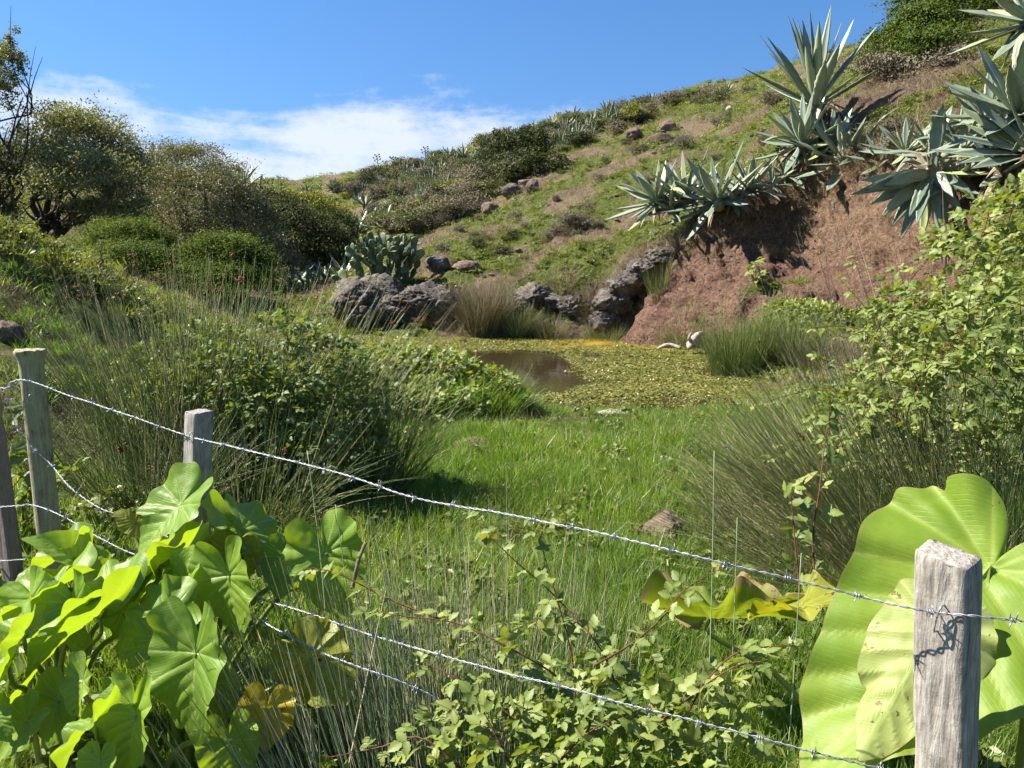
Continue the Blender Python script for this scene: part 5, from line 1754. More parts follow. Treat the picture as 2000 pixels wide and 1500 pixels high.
def bramble(label, base, canes, step, nmax, seed, scale=1.0, dark=False, thick=.0035, thorns=True, group=None, extra=None, skip=0.1, name='bramble'):
    """canes: lists of world points; leaves alternate along them. extra=(lobes,n): loose leaves filling a volume"""
    rs = np.random.default_rng(seed)
    base = np.asarray(base, float)
    root = thing(name, label, 'bramble', base, group)
    P, Yd, Zn = [], [], []
    for ci, pts in enumerate(canes):
        L = np.linalg.norm(np.diff(np.asarray(pts, float), axis=0), axis=1).sum()
        n = max(8, int(L / .03))
        C = smooth_path(pts, n)
        g = Geo()
        tube(g, C, np.linspace(thick, thick * .35, n), 5, rs.random())
        if thorns:
            T = nrm(np.gradient(C, axis=0))
            for i in range(2, n, 2):
                o = nrm(np.cross(T[i], rs.normal(size=3)))
                b0 = C[i] + o * thick * .6
                tube(g, [b0, b0 + o * .003 - T[i] * .001, b0 + o * .006 - T[i] * .003], [.0012, .0007, .0001], 3, .8, cap=False)
        part(g, 'cane', M_CANE, root)
        T = nrm(np.gradient(C, axis=0))
        s = rs.uniform(0, step)
        cum = np.linspace(0, L, n)
        side = 1
        while s < L:
            i = min(n - 1, int(s / L * n))
            f = s / L
            s += step * rs.uniform(.7, 1.3)
            if f < skip:
                continue
            out = nrm(np.cross(T[i], np.array([0, 0, 1.0])) * side + rs.normal(size=3) * .45 + T[i] * .5)
            side = -side
            P.append(C[i])
            Yd.append(nrm(out + np.array([0, 0, rs.uniform(-.3, .25)])))
            Zn.append(nrm(SUNV * .55 + np.array([0, -.25, .6]) + rs.normal(size=3) * .35))
    if extra:
        for (lobes, m) in extra:
            w = np.array([l[1][0] * l[1][2] for l in lobes])
            k = rs.choice(len(lobes), m, p=w / w.sum())
            d = nrm(rs.normal(size=(m, 3)))
            d[:, 2] = np.where(d[:, 2] < -.5, -d[:, 2], d[:, 2])
            q = np.array([lobes[i][0] for i in k]) + d * np.array([lobes[i][1] for i in k]) * (0.45 + .55 * rs.random(m) ** .6)[:, None] * (1 + .3 * fbm(d * 2.3 + seed, 3))[:, None]
            for i in range(m):
                P.append(q[i])
                Yd.append(nrm(d[i] + rs.normal(size=3) * .6 + np.array([0, 0, -.2])))
                Zn.append(nrm(SUNV * .5 + d[i] * .4 + np.array([0, 0, .5]) + rs.normal(size=3) * .35))
    P, Yd, Zn = np.array(P), np.array(Yd), np.array(Zn)
    Xv = nrm(np.cross(Yd, Zn))
    Zv = np.cross(Xv, Yd)
    near = np.argsort(P[:, 1] + rs.uniform(0, .25, len(P)))
    sc = scale * rs.uniform(.65, 1.25, len(P))
    bl = BLD if dark else BL
    for i in near[:nmax]:
        inst(bl[int(rs.integers(len(bl)))], 'leaf', root, mat4(P[i] - base, Xv[i] * sc[i], Yd[i] * sc[i], Zv[i] * sc[i]))
    rest = near[nmax:]
    if len(rest):
        o = scatter('leaves', BLCD if dark else BLC, P[rest], euler_from(Xv[rest], Yd[rest], Zv[rest]), sc[rest], rs.integers(0, 3, len(rest)), parent=root)
    return root


def arch(base, tip, h, rs, wob=.06):
    base, tip = np.asarray(base, float), np.asarray(tip, float)
    L = np.linalg.norm(tip - base)
    p = [base]
    for f in (.25, .5, .75):
        p.append(base + (tip - base) * f + np.array([0, 0, h * 4 * f * (1 - f)]) + rs.normal(size=3) * wob * L)
    p.append(tip)
    return p


rs = np.random.default_rng(9)
# tall bramble thicket on the right
rb = gp(1880, 1000, 3.6)
canes = []
for (tx, ty, tY, h) in ((1640, 545, 4.0, .3), (1660, 505, 4.3, .25), (1700, 590, 3.8, .3), (1560, 760, 3.8, .35), (1600, 700, 3.9, .3), (1480, 790, 4.2, .4), (1750, 520, 4.2, .2), (1820, 470, 4.2, .15), (1880, 430, 4.0, .1), (1940, 380, 3.8, .1), (1990, 350, 3.6, .1),
                      (1620, 880, 3.4, .3), (1680, 820, 3.4, .3), (1740, 700, 3.3, .25), (1830, 620, 3.2, .2), (1900, 560, 3.2, .2), (1960, 480, 3.2, .15), (1590, 640, 4.1, .3), (1760, 610, 3.6, .2), (1870, 700, 3.0, .2), (1950, 640, 2.9, .2), (1720, 560, 4.0, .2), (1990, 560, 2.9, .2),
                      (1650, 660, 3.7, .3), (1700, 740, 3.5, .3), (1790, 780, 3.2, .2), (1880, 820, 3.0, .2), (1500, 900, 3.9, .3), (1540, 950, 3.6, .25)):
    b0 = rb + np.array([rs.uniform(-.5, .7), rs.uniform(-.4, .7), 0])
    b0[2] = H1(b0[0], b0[1])
    canes.append(arch(b0, at(tx, ty, tY), h, rs, .04))
lob = [pl(1900, 560, 3.7, 120, 140), pl(1960, 470, 3.8, 90, 110), pl(1800, 640, 3.8, 110, 90), pl(1900, 750, 3.5, 120, 110), pl(1760, 760, 3.8, 90, 80), pl(1660, 820, 3.8, 80, 70), pl(1990, 650, 3.3, 90, 130), pl(1950, 880, 3.4, 80, 90)]
bramble('tall arching bramble thicket filling the right side of the picture', rb, canes, .042, 300, 701, .52, extra=[(lob, 1300)], thick=.004)
# bramble over the left rush mass
lb_ = gp(560, 900, 5.0)
canes = []
for (tx, ty, tY, h) in ((560, 640, 4.7, .2), (620, 660, 4.8, .2), (480, 700, 4.6, .2), (660, 720, 4.9, .2), (700, 780, 4.9, .2), (600, 760, 4.5, .2), (530, 620, 4.9, .2), (420, 760, 4.5, .2), (690, 690, 5.1, .2)):
    b0 = lb_ + np.array([rs.uniform(-.4, .4), rs.uniform(-.2, .3), 0])
    canes.append(arch(b0, at(tx, ty, tY), h, rs, .05))
lob = [pl(550, 665, 5.1, 90, 50), pl(640, 700, 5.3, 80, 50), pl(430, 680, 5.3, 90, 50), pl(300, 730, 5.2, 70, 60), pl(440, 760, 4.8, 110, 90), pl(340, 800, 4.9, 100, 90), pl(540, 800, 4.7, 110, 90), pl(650, 830, 5.0, 100, 90), pl(700, 780, 5.5, 70, 60), pl(380, 690, 5.2, 80, 60), pl(600, 900, 4.6, 120, 80), pl(720, 880, 5.2, 60, 60)]
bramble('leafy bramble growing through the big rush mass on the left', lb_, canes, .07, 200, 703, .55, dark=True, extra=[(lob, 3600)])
# thicket at the near pond edge
tb = gp(850, 800, 8.8)
canes = [arch(tb + np.array([rs.uniform(-.6, .6), rs.uniform(-.2, .2), 0]), at(tx, ty, 8.7), .25, rs, .05) for tx, ty in ((760, 705), (800, 695), (850, 705), (900, 720), (950, 745), (720, 730), (830, 735))]
lob = [pl(770, 732, 8.9, 100, 64), pl(850, 740, 8.9, 105, 58), pl(945, 768, 8.8, 85, 48), pl(700, 752, 8.4, 85, 72), pl(810, 785, 8.3, 150, 50), pl(740, 800, 7.9, 80, 45)]
bramble('low bramble and grass thicket at the near edge of the pond', tb, canes, .1, 150, 705, .8, extra=[(lob, 4200)])
for k, (px, py, lbx) in enumerate(((760, 810, 'long grass tussock at the left foot of the pond thicket'), (850, 815, 'long grass tussock under the middle of the pond thicket'), (940, 815, 'long grass tussock at the tip of the pond thicket'), (900, 770, 'grass tussock on the water side of the pond thicket'), (980, 810, 'small grass tussock reaching from the thicket to open water'))):
    b0 = gp(px, py, [8.3, 8.4, 8.6, 9.3, 9.0][k])
    rt = thing('grass_tussock', lbx, 'grass', b0)
    g = Geo()
    rsx = np.random.default_rng(800 + k)
    n = 700
    a = rsx.uniform(0, 6.28, n)
    rr_ = .42 * np.sqrt(rsx.random(n))
    P = b0 + np.stack([rr_ * np.cos(a), rr_ * np.sin(a), np.full(n, -.03)], -1)
    ln = rsx.uniform(.1, .7, n)
    D = nrm(np.stack([np.cos(a) * ln + .12, np.sin(a) * ln, np.ones(n)], -1))
    B = np.stack([np.cos(a) * .3, np.sin(a) * .3, np.full(n, -.35)], -1) * rsx.random(n)[:, None]
    a3 = rsx.uniform(0, 6.28, n)
    ribbons(g, P, D, B, rsx.uniform(.35, .78, n) * (.45 if k >= 3 else 1), .008, np.stack([np.cos(a3), np.sin(a3), 0 * a3], -1), 4, rsx.random(n))
    part(g, 'blades', G_LUSH, rt, kind='stuff', smooth=False)
# foreground brambles at the fence
fb = gp(1110, 1500, 2.05)
canes = [[at(1125, 1420, 1.9), at(1118, 1290, 1.95), at(1085, 1160, 2.0), at(1062, 1080, 2.05), at(1050, 1030, 2.08)],
         [at(1200, 1330, 1.9), at(1170, 1262, 1.95), at(1080, 1160, 2.05), at(1000, 1090, 2.1), at(925, 1015, 2.15)],
         [at(1100, 1330, 1.9), at(1040, 1290, 1.85), at(900, 1220, 1.9), at(800, 1205, 1.95), at(730, 1195, 2.0)],
         [at(1120, 1500, 1.7), at(1000, 1400, 1.75), at(900, 1330, 1.8), at(820, 1290, 1.85)],
         [at(1160, 1300, 1.85), at(1230, 1260, 1.9), at(1290, 1210, 1.95), at(1340, 1150, 2.0), at(1430, 1100, 2.1)],
         [at(1200, 1500, 1.65), at(1300, 1400, 1.7), at(1420, 1310, 1.72), at(1500, 1290, 1.7)],
         [at(1330, 1420, 1.75), at(1380, 1330, 1.75), at(1450, 1270, 1.75), at(1560, 1262, 1.72)],
         [at(900, 1500, 1.65), at(820, 1440, 1.68), at(740, 1460, 1.7), at(640, 1480, 1.7)],
         [at(1000, 1500, 1.62), at(960, 1420, 1.65), at(930, 1360, 1.7)], [at(1080, 1500, 1.6), at(1150, 1430, 1.65), at(1240, 1390, 1.7)],
         [at(860, 1210, 2.0), at(760, 1170, 2.05), at(660, 1120, 2.1), at(600, 1110, 2.1)]]
lob = [pl(1000, 1430, 1.75, 190, 50), pl(1180, 1400, 1.75, 190, 50), pl(1080, 1490, 1.65, 280, 60), pl(900, 1490, 1.7, 180, 50), pl(1320, 1460, 1.7, 150, 50), pl(1010, 1290, 1.95, 190, 40), pl(1400, 1390, 1.75, 120, 50)]
bramble('bramble with red thorny canes sprawling along the bottom of the fence', fb, canes, .04, 300, 707, .52, extra=[(lob, 420)], thick=.003, skip=.0)
# two red canes and leaves by the right rushes
cb = gp(1570, 1150, 3.0)
bramble('pair of upright red bramble canes at the foot of the right thicket', cb, [[at(1565, 1170, 2.7), at(1555, 1080, 2.75), at(1548, 1000, 2.8), at(1545, 965, 2.8)], [at(1595, 1170, 2.75), at(1588, 1050, 2.8), at(1600, 960, 2.85), at(1612, 860, 3.0), at(1625, 780, 3.1)]], .06, 60, 709, .75, thick=.0042)
# climber on the left post foot, sprigs
sb = gp(60, 1000, 3.4)
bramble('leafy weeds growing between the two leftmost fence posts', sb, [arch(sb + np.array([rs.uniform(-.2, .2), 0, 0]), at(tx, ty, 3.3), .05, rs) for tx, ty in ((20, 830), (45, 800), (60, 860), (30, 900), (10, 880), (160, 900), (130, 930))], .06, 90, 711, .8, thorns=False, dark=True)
sp = gp(1475, 535, 15.2)
bramble('little green sprig growing out of the red bank', sp, [arch(sp, at(1470, 512, 14.9), .02, rs), arch(sp, at(1495, 525, 14.9), .02, rs), arch(sp, at(1482, 505, 14.9), .0, rs)], .07, 40, 713, 1.6, thorns=False)
gm_ = gp(1580, 620, 13.3)
bramble('bright leafy mound at the foot of the red bank', gm_, [arch(gm_, at(1560, 600, 13.2), .1, rs)], .1, 60, 715, 1.1, thorns=False, extra=[([pl(1560, 612, 13.4, 70, 22), pl(1620, 630, 13.0, 60, 28), pl(1530, 640, 13.1, 50, 25)], 800)])
# ------------------------------------------------------------------ fence posts
def woodmat(name, a, b, c, green=None, grain=1.0):
    m, t, out = newmat(name)
    N = NT(t)
    oc = N.node('ShaderNodeTexCoord').outputs['Object']
    mp_ = N.node('ShaderNodeMapping', {'Vector': oc, 'Scale': (1.0, 1.0, 0.09)}).outputs[0]
    fine = N.noise(mp_, 150.0, 5, 0.6)
    mid = N.noise(mp_, 40.0, 5, 0.65, 0.8)
    blot = N.noise(oc, 14.0, 5, 0.65)
    spot = N.noise(oc, 60.0, 4, 0.7)
    f = N.math('ADD', N.math('MULTIPLY', fine, 0.4), N.math('ADD', N.math('MULTIPLY', mid, 0.35), N.math('MULTIPLY', blot, 0.25)))
    col = N.ramp(f, [(0.36, a), (0.5, b), (0.64, c)])
    col = N.mix(N.math('MULTIPLY', N.sm(blot, 0.52, 0.68), 0.6), col, (0.13, 0.11, 0.085))
    col = N.mix(N.math('MULTIPLY', N.sm(spot, 0.6, 0.7), 0.5), col, c)
    crack = N.sm(mid, 0.36, 0.30)
    col = N.mix(N.math('MULTIPLY', crack, 0.7), col, (0.035, 0.03, 0.025))
    if green:
        col = N.mix(N.math('MULTIPLY', N.sm(blot, 0.45, 0.6), 0.5), col, green)
    h = N.math('SUBTRACT', N.math('ADD', N.math('MULTIPLY', fine, 0.5), N.math('ADD', mid, N.math('MULTIPLY', spot, 0.4))), crack)
    p = N.node('ShaderNodeBsdfPrincipled', {'Base Color': col, 'Roughness': 0.88, 'Specular IOR Level': 0.2, 'Normal': N.bump(h, 0.75, 0.006)})
    t.links.new(p.outputs[0], out.inputs[0])
    return m


M_WOOD = woodmat('weathered_grey_wood', (0.12, 0.105, 0.085), (0.30, 0.27, 0.23), (0.50, 0.47, 0.42))
M_WOOD2 = woodmat('grey_sawn_wood', (0.13, 0.12, 0.105), (0.27, 0.25, 0.225), (0.42, 0.395, 0.36))
M_WOOD3 = woodmat('greenish_round_wood', (0.14, 0.12, 0.07), (0.31, 0.275, 0.17), (0.48, 0.44, 0.30), (0.30, 0.30, 0.15))
M_WOOD4 = woodmat('brown_painted_wood', (0.13, 0.10, 0.085), (0.22, 0.18, 0.155), (0.30, 0.25, 0.215))


def metalmat(name, a, b, metal=0.85, rough=0.38):
    m, t, out = newmat(name)
    N = NT(t)
    pos = N.node('ShaderNodeNewGeometry').outputs['Position']
    n = N.noise(pos, 90.0, 4, 0.6)
    p = N.node('ShaderNodeBsdfPrincipled', {'Base Color': N.ramp(n, [(0.35, a), (0.65, b)]), 'Metallic': metal, 'Roughness': rough})
    t.links.new(p.outputs[0], out.inputs[0])
    return m


M_WIRE = metalmat('galvanised_wire', (0.2, 0.21, 0.235), (0.42, 0.44, 0.47), 0.7, 0.5)
M_BARB = metalmat('dull_barb_wire', (0.22, 0.23, 0.27), (0.42, 0.43, 0.47), 0.7, 0.45)


def square_post(label, top, w, d, ang, hgt, lean, mat, seed, roof=0.0):
    """rough sawn post, axis through `top` (centre of its top face)"""
    top = np.asarray(top, float)
    base = top + np.array([lean[0], lean[1], -hgt])
    root = thing('fence_post', label, 'post', base)
    g = Geo()
    nz, ns = 60, 10
    zs = np.concatenate([np.linspace(0, hgt - .02, nz), [hgt - .012, hgt - .005, hgt - .001, hgt]])
    # square ring with chamfered corners
    ring = []
    for (cx, cy), (ex, ey) in zip([(-1, -1), (1, -1), (1, 1), (-1, 1)], [(1, -1), (1, 1), (-1, 1), (-1, -1)]):
        for k in range(ns):
            f = k / ns
            ring.append((cx + (ex - cx) * f, cy + (ey - cy) * f))
    ring = np.array(ring)
    ring = np.sign(ring) * np.minimum(np.abs(ring), 1)
    l = np.maximum(np.abs(ring).sum(1) - 1.86, 0)[:, None]
    ring = ring * (1 - l * 0.6)
    V = []
    ca, sa = math.cos(ang), math.sin(ang)
    for i, z in enumerate(zs):
        sh = 1 - 0.05 * max(0, (z - (hgt - .012)) / .012) ** 2
        xy = ring * np.array([w / 2, d / 2]) * sh
        q = np.stack([xy[:, 0] * ca - xy[:, 1] * sa, xy[:, 0] * sa + xy[:, 1] * ca, np.full(len(xy), z)], -1)
        nz_ = fbm(q * np.array([22, 22, 6]) + seed, 4) * .0035 + np.where(fbm(q * np.array([60, 60, 3]) + seed, 2) < -.38, -.004, 0)
        o = nrm(q * np.array([1, 1, 0]))
        q = q + o * nz_[:, None]
        if i >= nz - 1:
            q[:, 2] += fbm(q * 40 + seed, 3) * .004 + roof * (xy[:, 0] / w)
        V.append(q + base + (top - base) * np.array([1, 1, 0]) * (z / hgt))
    # top cap: shrinking rings
    last = V[-1]
    c = last.mean(0)
    for f in (.75, .5, .25, .03):
        q = c + (last - c) * f
        q[:, 2] += fbm(q * 55 + seed, 3) * .004 + .002 * (1 - f)
        V.append(q)
    V = np.array(V)
    m = V.shape[1]
    k = np.arange(len(V) - 1)[:, None]
    j = np.arange(m)[None]
    F = np.stack([k * m + j, k * m + (j + 1) % m, (k + 1) * m + (j + 1) % m, (k + 1) * m + j], -1).reshape(-1, 4)
    g.add(V.reshape(-1, 3), [F, ((len(V) - 1) * m + np.arange(m))[None]])
    part(g, 'shaft', mat, root)
    return root


def round_post(label, top, r, hgt, lean, mat, seed, flare=1.12):
    top = np.asarray(top, float)
    base = top + np.array([lean[0], lean[1], -hgt])
    root = thing('fence_post', label, 'post', base)
    g = Geo()
    m = 30
    a = np.arange(m) * 2 * math.pi / m
    zs = np.concatenate([np.linspace(0, hgt - .06, 50), [hgt - .03, hgt - .015, hgt - .006, hgt]])
    V = []
    for z in zs:
        f = z / hgt
        k = 1 + .08 * np.cos(3 * a + seed) + fbm(np.stack([np.cos(a) * 2.5, np.sin(a) * 2.5, np.full(m, z * 3)], -1) + seed, 3) * .09
        crack = -.16 * np.exp(-((a - 4.9) / .07) ** 2) * sstep(.55, 1, f)
        rr_ = r * (k + crack) * (1 + (flare - 1) * sstep(hgt - .04, hgt - .012, z))
        V.append(base + (top - base) * np.array([1, 1, 0]) * f + np.stack([np.cos(a) * rr_, np.sin(a) * rr_, np.full(m, z) + (fbm(np.stack([np.cos(a) * 3, np.sin(a) * 3, a * 0], -1), 3) * .01 if z > hgt - .02 else 0)], -1))
    last = V[-1]
    c = last.mean(0)
    for f in (.8, .5, .2, .02):
        q = c + (last - c) * f
        q[:, 2] += fbm(q * 50, 3) * .005 + .004 * (1 - f)
        V.append(q)
    V = np.array(V)
    k = np.arange(len(V) - 1)[:, None]
    j = np.arange(m)[None]
    F = np.stack([k * m + j, k * m + (j + 1) % m, (k + 1) * m + (j + 1) % m, (k + 1) * m + j], -1).reshape(-1, 4)
    g.add(V.reshape(-1, 3), [F, ((len(V) - 1) * m + np.arange(m))[None]])
    part(g, 'shaft', mat, root)
    return root


def staple(root, p, n, up, s=.03, drop=.03):
    """wire staple: driven in above the wire, hanging leg"""
    p, n, up = np.asarray(p, float), nrm(n), nrm(up)
    g = Geo()
    side = np.cross(n, up)
    tube(g, smooth_path([p - n * .012 + up * .014 - side * .004, p + n * .009 + up * .015 - side * .004, p + n * .012, p + n * .010 - up * drop + side * .004, p - n * .01 - up * (drop + .006) + side * .004], 16), .0017, 6)
    return part(g, 'staple', M_WIRE, root)


RP = at(1852, 1082, 1.36)
ang_r = math.radians(-47)
right_post = square_post('thick weathered square post in the right foreground', RP, .094, .094, ang_r, 1.25, (0.10, 0, 0), M_WOOD, 3.0, roof=-.014)
MP = at(389, 803, 2.55)
mid_post = square_post('grey sawn square post behind the broad green leaves', MP, .072, .072, math.radians(-38), 1.2, (-.11, 0, 0), M_WOOD2, 9.0)
LP_ = at(57, 683, 2.9)
left_post = round_post('round greenish post with a split mushroomed top', LP_, .042, 1.35, (.0, 0, 0), M_WOOD3, 5.0, 1.28)
EP = at(-6, 770, 2.95)
edge_post = square_post('brown post cut off by the left edge of the picture', at(-26, 740, 2.95), .06, .06, math.radians(-20), 1.3, (.03, 0, 0), M_WOOD4, 12.0)
# fissure plug holes on the right post: knot hole
nR = np.array([-math.cos(math.radians(43)), -math.sin(math.radians(43)), 0])
nR = np.array([math.sin(ang_r), -math.cos(ang_r), 0.0])


def on_face(px, py, axis_pt, n, half):
    """point seen at a pixel on the face of a square post"""
    d = at(px, py, 1.0)
    k = np.dot(np.asarray(axis_pt) * np.array([1, 1, 0]) + n * half, n) / np.dot(d, n)
    return d * k


WR = on_face(1836, 1196, RP, nR, .047)
nM = np.array([math.sin(math.radians(-38)), -math.cos(math.radians(-38)), 0.0])
WM = on_face(376, 853, MP, nM, .036)

# ------------------------------------------------------------------ barbed wire
def barbmesh(seed):
    rs = np.random.default_rng(seed)
    g = Geo()
    a = np.linspace(0, 6.28 * 2.6, 30)
    tube(g, np.stack([np.linspace(-.006, .006, 30), .0042 * np.cos(a), .0042 * np.sin(a)], -1), .0011, 5)
    for k, x in enumerate((-.005, -.002, .002, .005)):
        an = rs.uniform(0, 6.28)
        o = np.array([rs.uniform(-.25, .25), math.cos(an), math.sin(an)])
        tube(g, [np.array([x, 0, 0]) + o * .003, np.array([x, 0, 0]) + o * .010, np.array([x, 0, 0]) + o * .0175], [.0011, .0011, .0002], 5)
    return g.mesh('barb', M_BARB)


BARB = [barbmesh(k) for k in range(5)]


def wire(label, pts, seed, gap=.115, sag=0.0, off=0.05, rw=.0011, n_per=.0045):
    rs = np.random.default_rng(seed)
    pts = np.asarray(pts, float)
    L = np.linalg.norm(np.diff(pts, axis=0), axis=1).sum()
    n = int(L / n_per)
    C = smooth_path(pts, n)
    # even spacing by arc length, small handling kinks
    s = np.concatenate([[0], np.cumsum(np.linalg.norm(np.diff(C, axis=0), axis=1))])
    u = np.linspace(0, s[-1], n)
    C = np.stack([np.interp(u, s, C[:, i]) for i in range(3)], -1)
    k = np.stack([fbm(np.stack([u * 3 + seed * 9 + 7 * i, u * 0, u * 0], -1), 3) for i in range(3)], -1) * .006
    w = np.minimum(1, np.minimum(u, s[-1] - u) / .1)[:, None]
    C = C + k * w
    T = nrm(np.gradient(C, axis=0))
    A, B = perp(T)
    base = C[n // 2].copy()
    root = thing('barbed_wire', label, 'wire', base, 'barbed wire strands of the fence')
    ph = u / .045 * 6.28 + .8 * fbm(np.stack([u * 5 + seed, u * 0, u * 0], -1), 2)
    for q in (0, math.pi):
        g = Geo()
        tube(g, C + (A * np.cos(ph + q)[:, None] + B * np.sin(ph + q)[:, None]) * .00165, rw, 5, .5)
        part(g, 'strand', M_WIRE, root)
    x = off
    while x < s[-1] - .02:
        i = min(n - 1, int(x / s[-1] * n))
        Xv, Yv, Zv = T[i], A[i], B[i]
        M = mat4(C[i] - base, Xv, Yv, Zv) @ Matrix.Rotation(rs.uniform(0, 6.28), 4, 'X')
        inst(BARB[int(rs.integers(5))], 'barb', root, M)
        x += gap * rs.uniform(.85, 1.15)
    return root


front_left = at(44, 741, 2.84)
front_mid = WM + nM * .004
wire('top barbed wire running from the round post to the right post', [at(5, 765, 2.86), front_left, at(150, 778, 2.74), at(270, 818, 2.6), front_mid, at(470, 876, 2.33), at(640, 917, 2.1), at(830, 977, 1.9), at(980, 1003, 1.75), at(1170, 1042, 1.6), at(1410, 1099, 1.46),
      at(1660, 1160, 1.38), at(1770, 1185, WR[1] + .012), WR + nR * .004, at(1915, 1205, WR[1] - .035), at(2060, 1222, WR[1] - .06)], 1)
wire('wire from the round post out of the left edge', [at(-40, 757, 2.9), at(0, 757, 2.88), at(14, 757, 2.87), at(44, 741, 2.842)], 2, off=.08)
wire('slack wire drooping from the left edge behind the round post to the leaves', [at(14, 758, 2.88), at(22, 800, 2.88), at(35, 838, 2.86), at(60, 870, 2.835), at(80, 890, 2.825), at(100, 908, 2.81), at(135, 950, 2.7), at(190, 990, 2.62), at(240, 1008, 2.58), at(285, 1030, 2.55), at(335, 1052, 2.52), at(378, 1068, 2.49)], 3)
wire('middle wire sagging from the left edge down to the square post', [at(-30, 992, 2.8), at(30, 988, 2.78), at(68, 988, 2.76), at(130, 1012, 2.68), at(190, 1048, 2.6), at(270, 1085, 2.52), at(385, 1112, 2.46)], 4)
wire('lowest long wire running through the brambles to the bottom right', [at(385, 1114, 2.46), at(415, 1130, 2.38), at(500, 1165, 2.25), at(600, 1197, 2.1), at(740, 1245, 1.95), at(960, 1306, 1.75), at(1080, 1338, 1.65), at(1250, 1382, 1.55), at(1450, 1432, 1.46), at(1600, 1472, 1.4), at(1760, 1512, 1.36), at(1850, 1535, 1.33)], 5)
wire('short wire crossing the yellow green leaf below the square post', [at(388, 1128, 2.44), at(410, 1155, 2.3), at(480, 1195, 2.15), at(560, 1240, 2.0), at(640, 1280, 1.9), at(700, 1302, 1.86), at(790, 1335, 1.82), at(900, 1390, 1.78), at(980, 1460, 1.74)], 6)
wire('bit of wire lying at the left edge below the brown post', [at(-20, 1096, 2.75), at(15, 1094, 2.72), at(50, 1092, 2.65)], 7, off=.3)
staple(right_post, WR, nR, (0, 0, 1), drop=.034)
staple(mid_post, WM, nM, (0, 0, 1), drop=.008)
staple(left_post, at(60, 778, 2.80), (-.1, -1, 0), (0, 0, 1), drop=.014)

# ------------------------------------------------------------------ broad arrow-shaped leaves
def taromat(name, stops, tcol, transl=0.38, blotch=None, veincol=(0.36, 0.44, 0.14), rough=0.44, edgecol=None, thr=0.63):
    m, t, out = newmat(name)
    N = NT(t)
    oc = N.node('ShaderNodeTexCoord').outputs['Object']
    vein = N.attr('tint')
    rad = N.attr('aux')
    oi = N.node('ShaderNodeObjectInfo').outputs['Random']
    n = N.noise(oc, 7.0, 4, 0.55)
    n2 = N.noise(oc, 40.0, 4, 0.6)
    c = N.ramp(N.math('ADD', N.math('MULTIPLY', n, 0.7), N.math('MULTIPLY', oi, 0.3)), stops)
    c = N.mix(N.math('MULTIPLY', vein, 0.8), c, veincol)
    tc2 = N.mix(N.math('MULTIPLY', vein, 0.3), tcol, (0.55, 0.62, 0.12))
    tc2 = N.mix(N.math('MULTIPLY', N.sm(n, 0.35, 0.7), 0.35), tc2, (0.40, 0.42, 0.012))
    if edgecol is not None:
        e = N.sm(N.math('ADD', rad, N.math('MULTIPLY', N.math('SUBTRACT', n, 0.5), 0.7)), 0.86, 1.0)
        c = N.mix(e, c, edgecol)
        tc2 = N.mix(e, tc2, edgecol)
    else:
        e = N.sm(rad, 0.97, 1.0)
        c = N.mix(N.math('MULTIPLY', e, 0.5), c, (0.30, 0.24, 0.08))
    if blotch is not None:
        bl = N.sm(N.noise(oc, 26.0, 4, 0.6), thr, thr + 0.03)
        c = N.mix(bl, c, blotch)
        tc2 = N.mix(bl, tc2, blotch)
    fv = N.math('SINE', N.math('ADD', N.math('MULTIPLY', N.attr('lateral'), 190.0), N.math('MULTIPLY', n, 9.0)))
    fv = N.math('MULTIPLY', N.sm(fv, 0.55, 1.0), N.sm(n2, 0.35, 0.6))
    c = N.mix(N.math('MULTIPLY', fv, 0.22), c, veincol)
    c = N.mix(N.math('MULTIPLY', N.sm(n2, 0.55, 0.7), 0.18), c, (0.05, 0.09, 0.015))
    hgt = N.math('ADD', N.math('ADD', N.math('MULTIPLY', vein, 1.0), N.math('MULTIPLY', fv, 0.25)), N.math('MULTIPLY', n2, 0.15))
    nb = N.bump(hgt, 0.35, 0.004)
    p = N.node('ShaderNodeBsdfPrincipled', {'Base Color': c, 'Roughness': rough, 'Specular IOR Level': 0.32, 'Normal': nb})
    tr = N.node('ShaderNodeBsdfTranslucent', {'Color': tc2})
    mx = N.node('ShaderNodeMixShader', {0: transl, 1: p.outputs[0], 2: tr.outputs[0]})
    t.links.new(mx.outputs[0], out.inputs[0])
    return m


T_GREEN = taromat('broad_leaf_green', [(0.25, (0.11, 0.205, 0.024)), (0.5, (0.17, 0.28, 0.03)), (0.75, (0.23, 0.335, 0.04))], (0.37, 0.53, 0.016), blotch=(0.16, 0.12, 0.03), thr=0.70)
T_BIG = taromat('huge_leaf_green', [(0.25, (0.10, 0.19, 0.018)), (0.5, (0.145, 0.245, 0.024)), (0.75, (0.20, 0.29, 0.03))], (0.34, 0.48, 0.014), 0.40, blotch=(0.17, 0.12, 0.03), thr=0.69, rough=0.5, veincol=(0.30, 0.38, 0.07))
T_OLD = taromat('broad_leaf_yellowing', [(0.25, (0.16, 0.19, 0.02)), (0.5, (0.24, 0.25, 0.025)), (0.75, (0.36, 0.30, 0.03))], (0.50, 0.46, 0.01), blotch=(0.10, 0.045, 0.012))
T_YELLOW = taromat('broad_leaf_yellow', [(0.3, (0.40, 0.27, 0.02)), (0.5, (0.42, 0.33, 0.02)), (0.7, (0.24, 0.26, 0.02))], (0.62, 0.45, 0.01), blotch=(0.30, 0.10, 0.015))
T_PALE = taromat('broad_leaf_pale_underside', [(0.3, (0.22, 0.28, 0.07)), (0.5, (0.28, 0.33, 0.09)), (0.7, (0.34, 0.38, 0.13))], (0.34, 0.40, 0.04), 0.35, blotch=(0.14, 0.10, 0.03), rough=0.5)
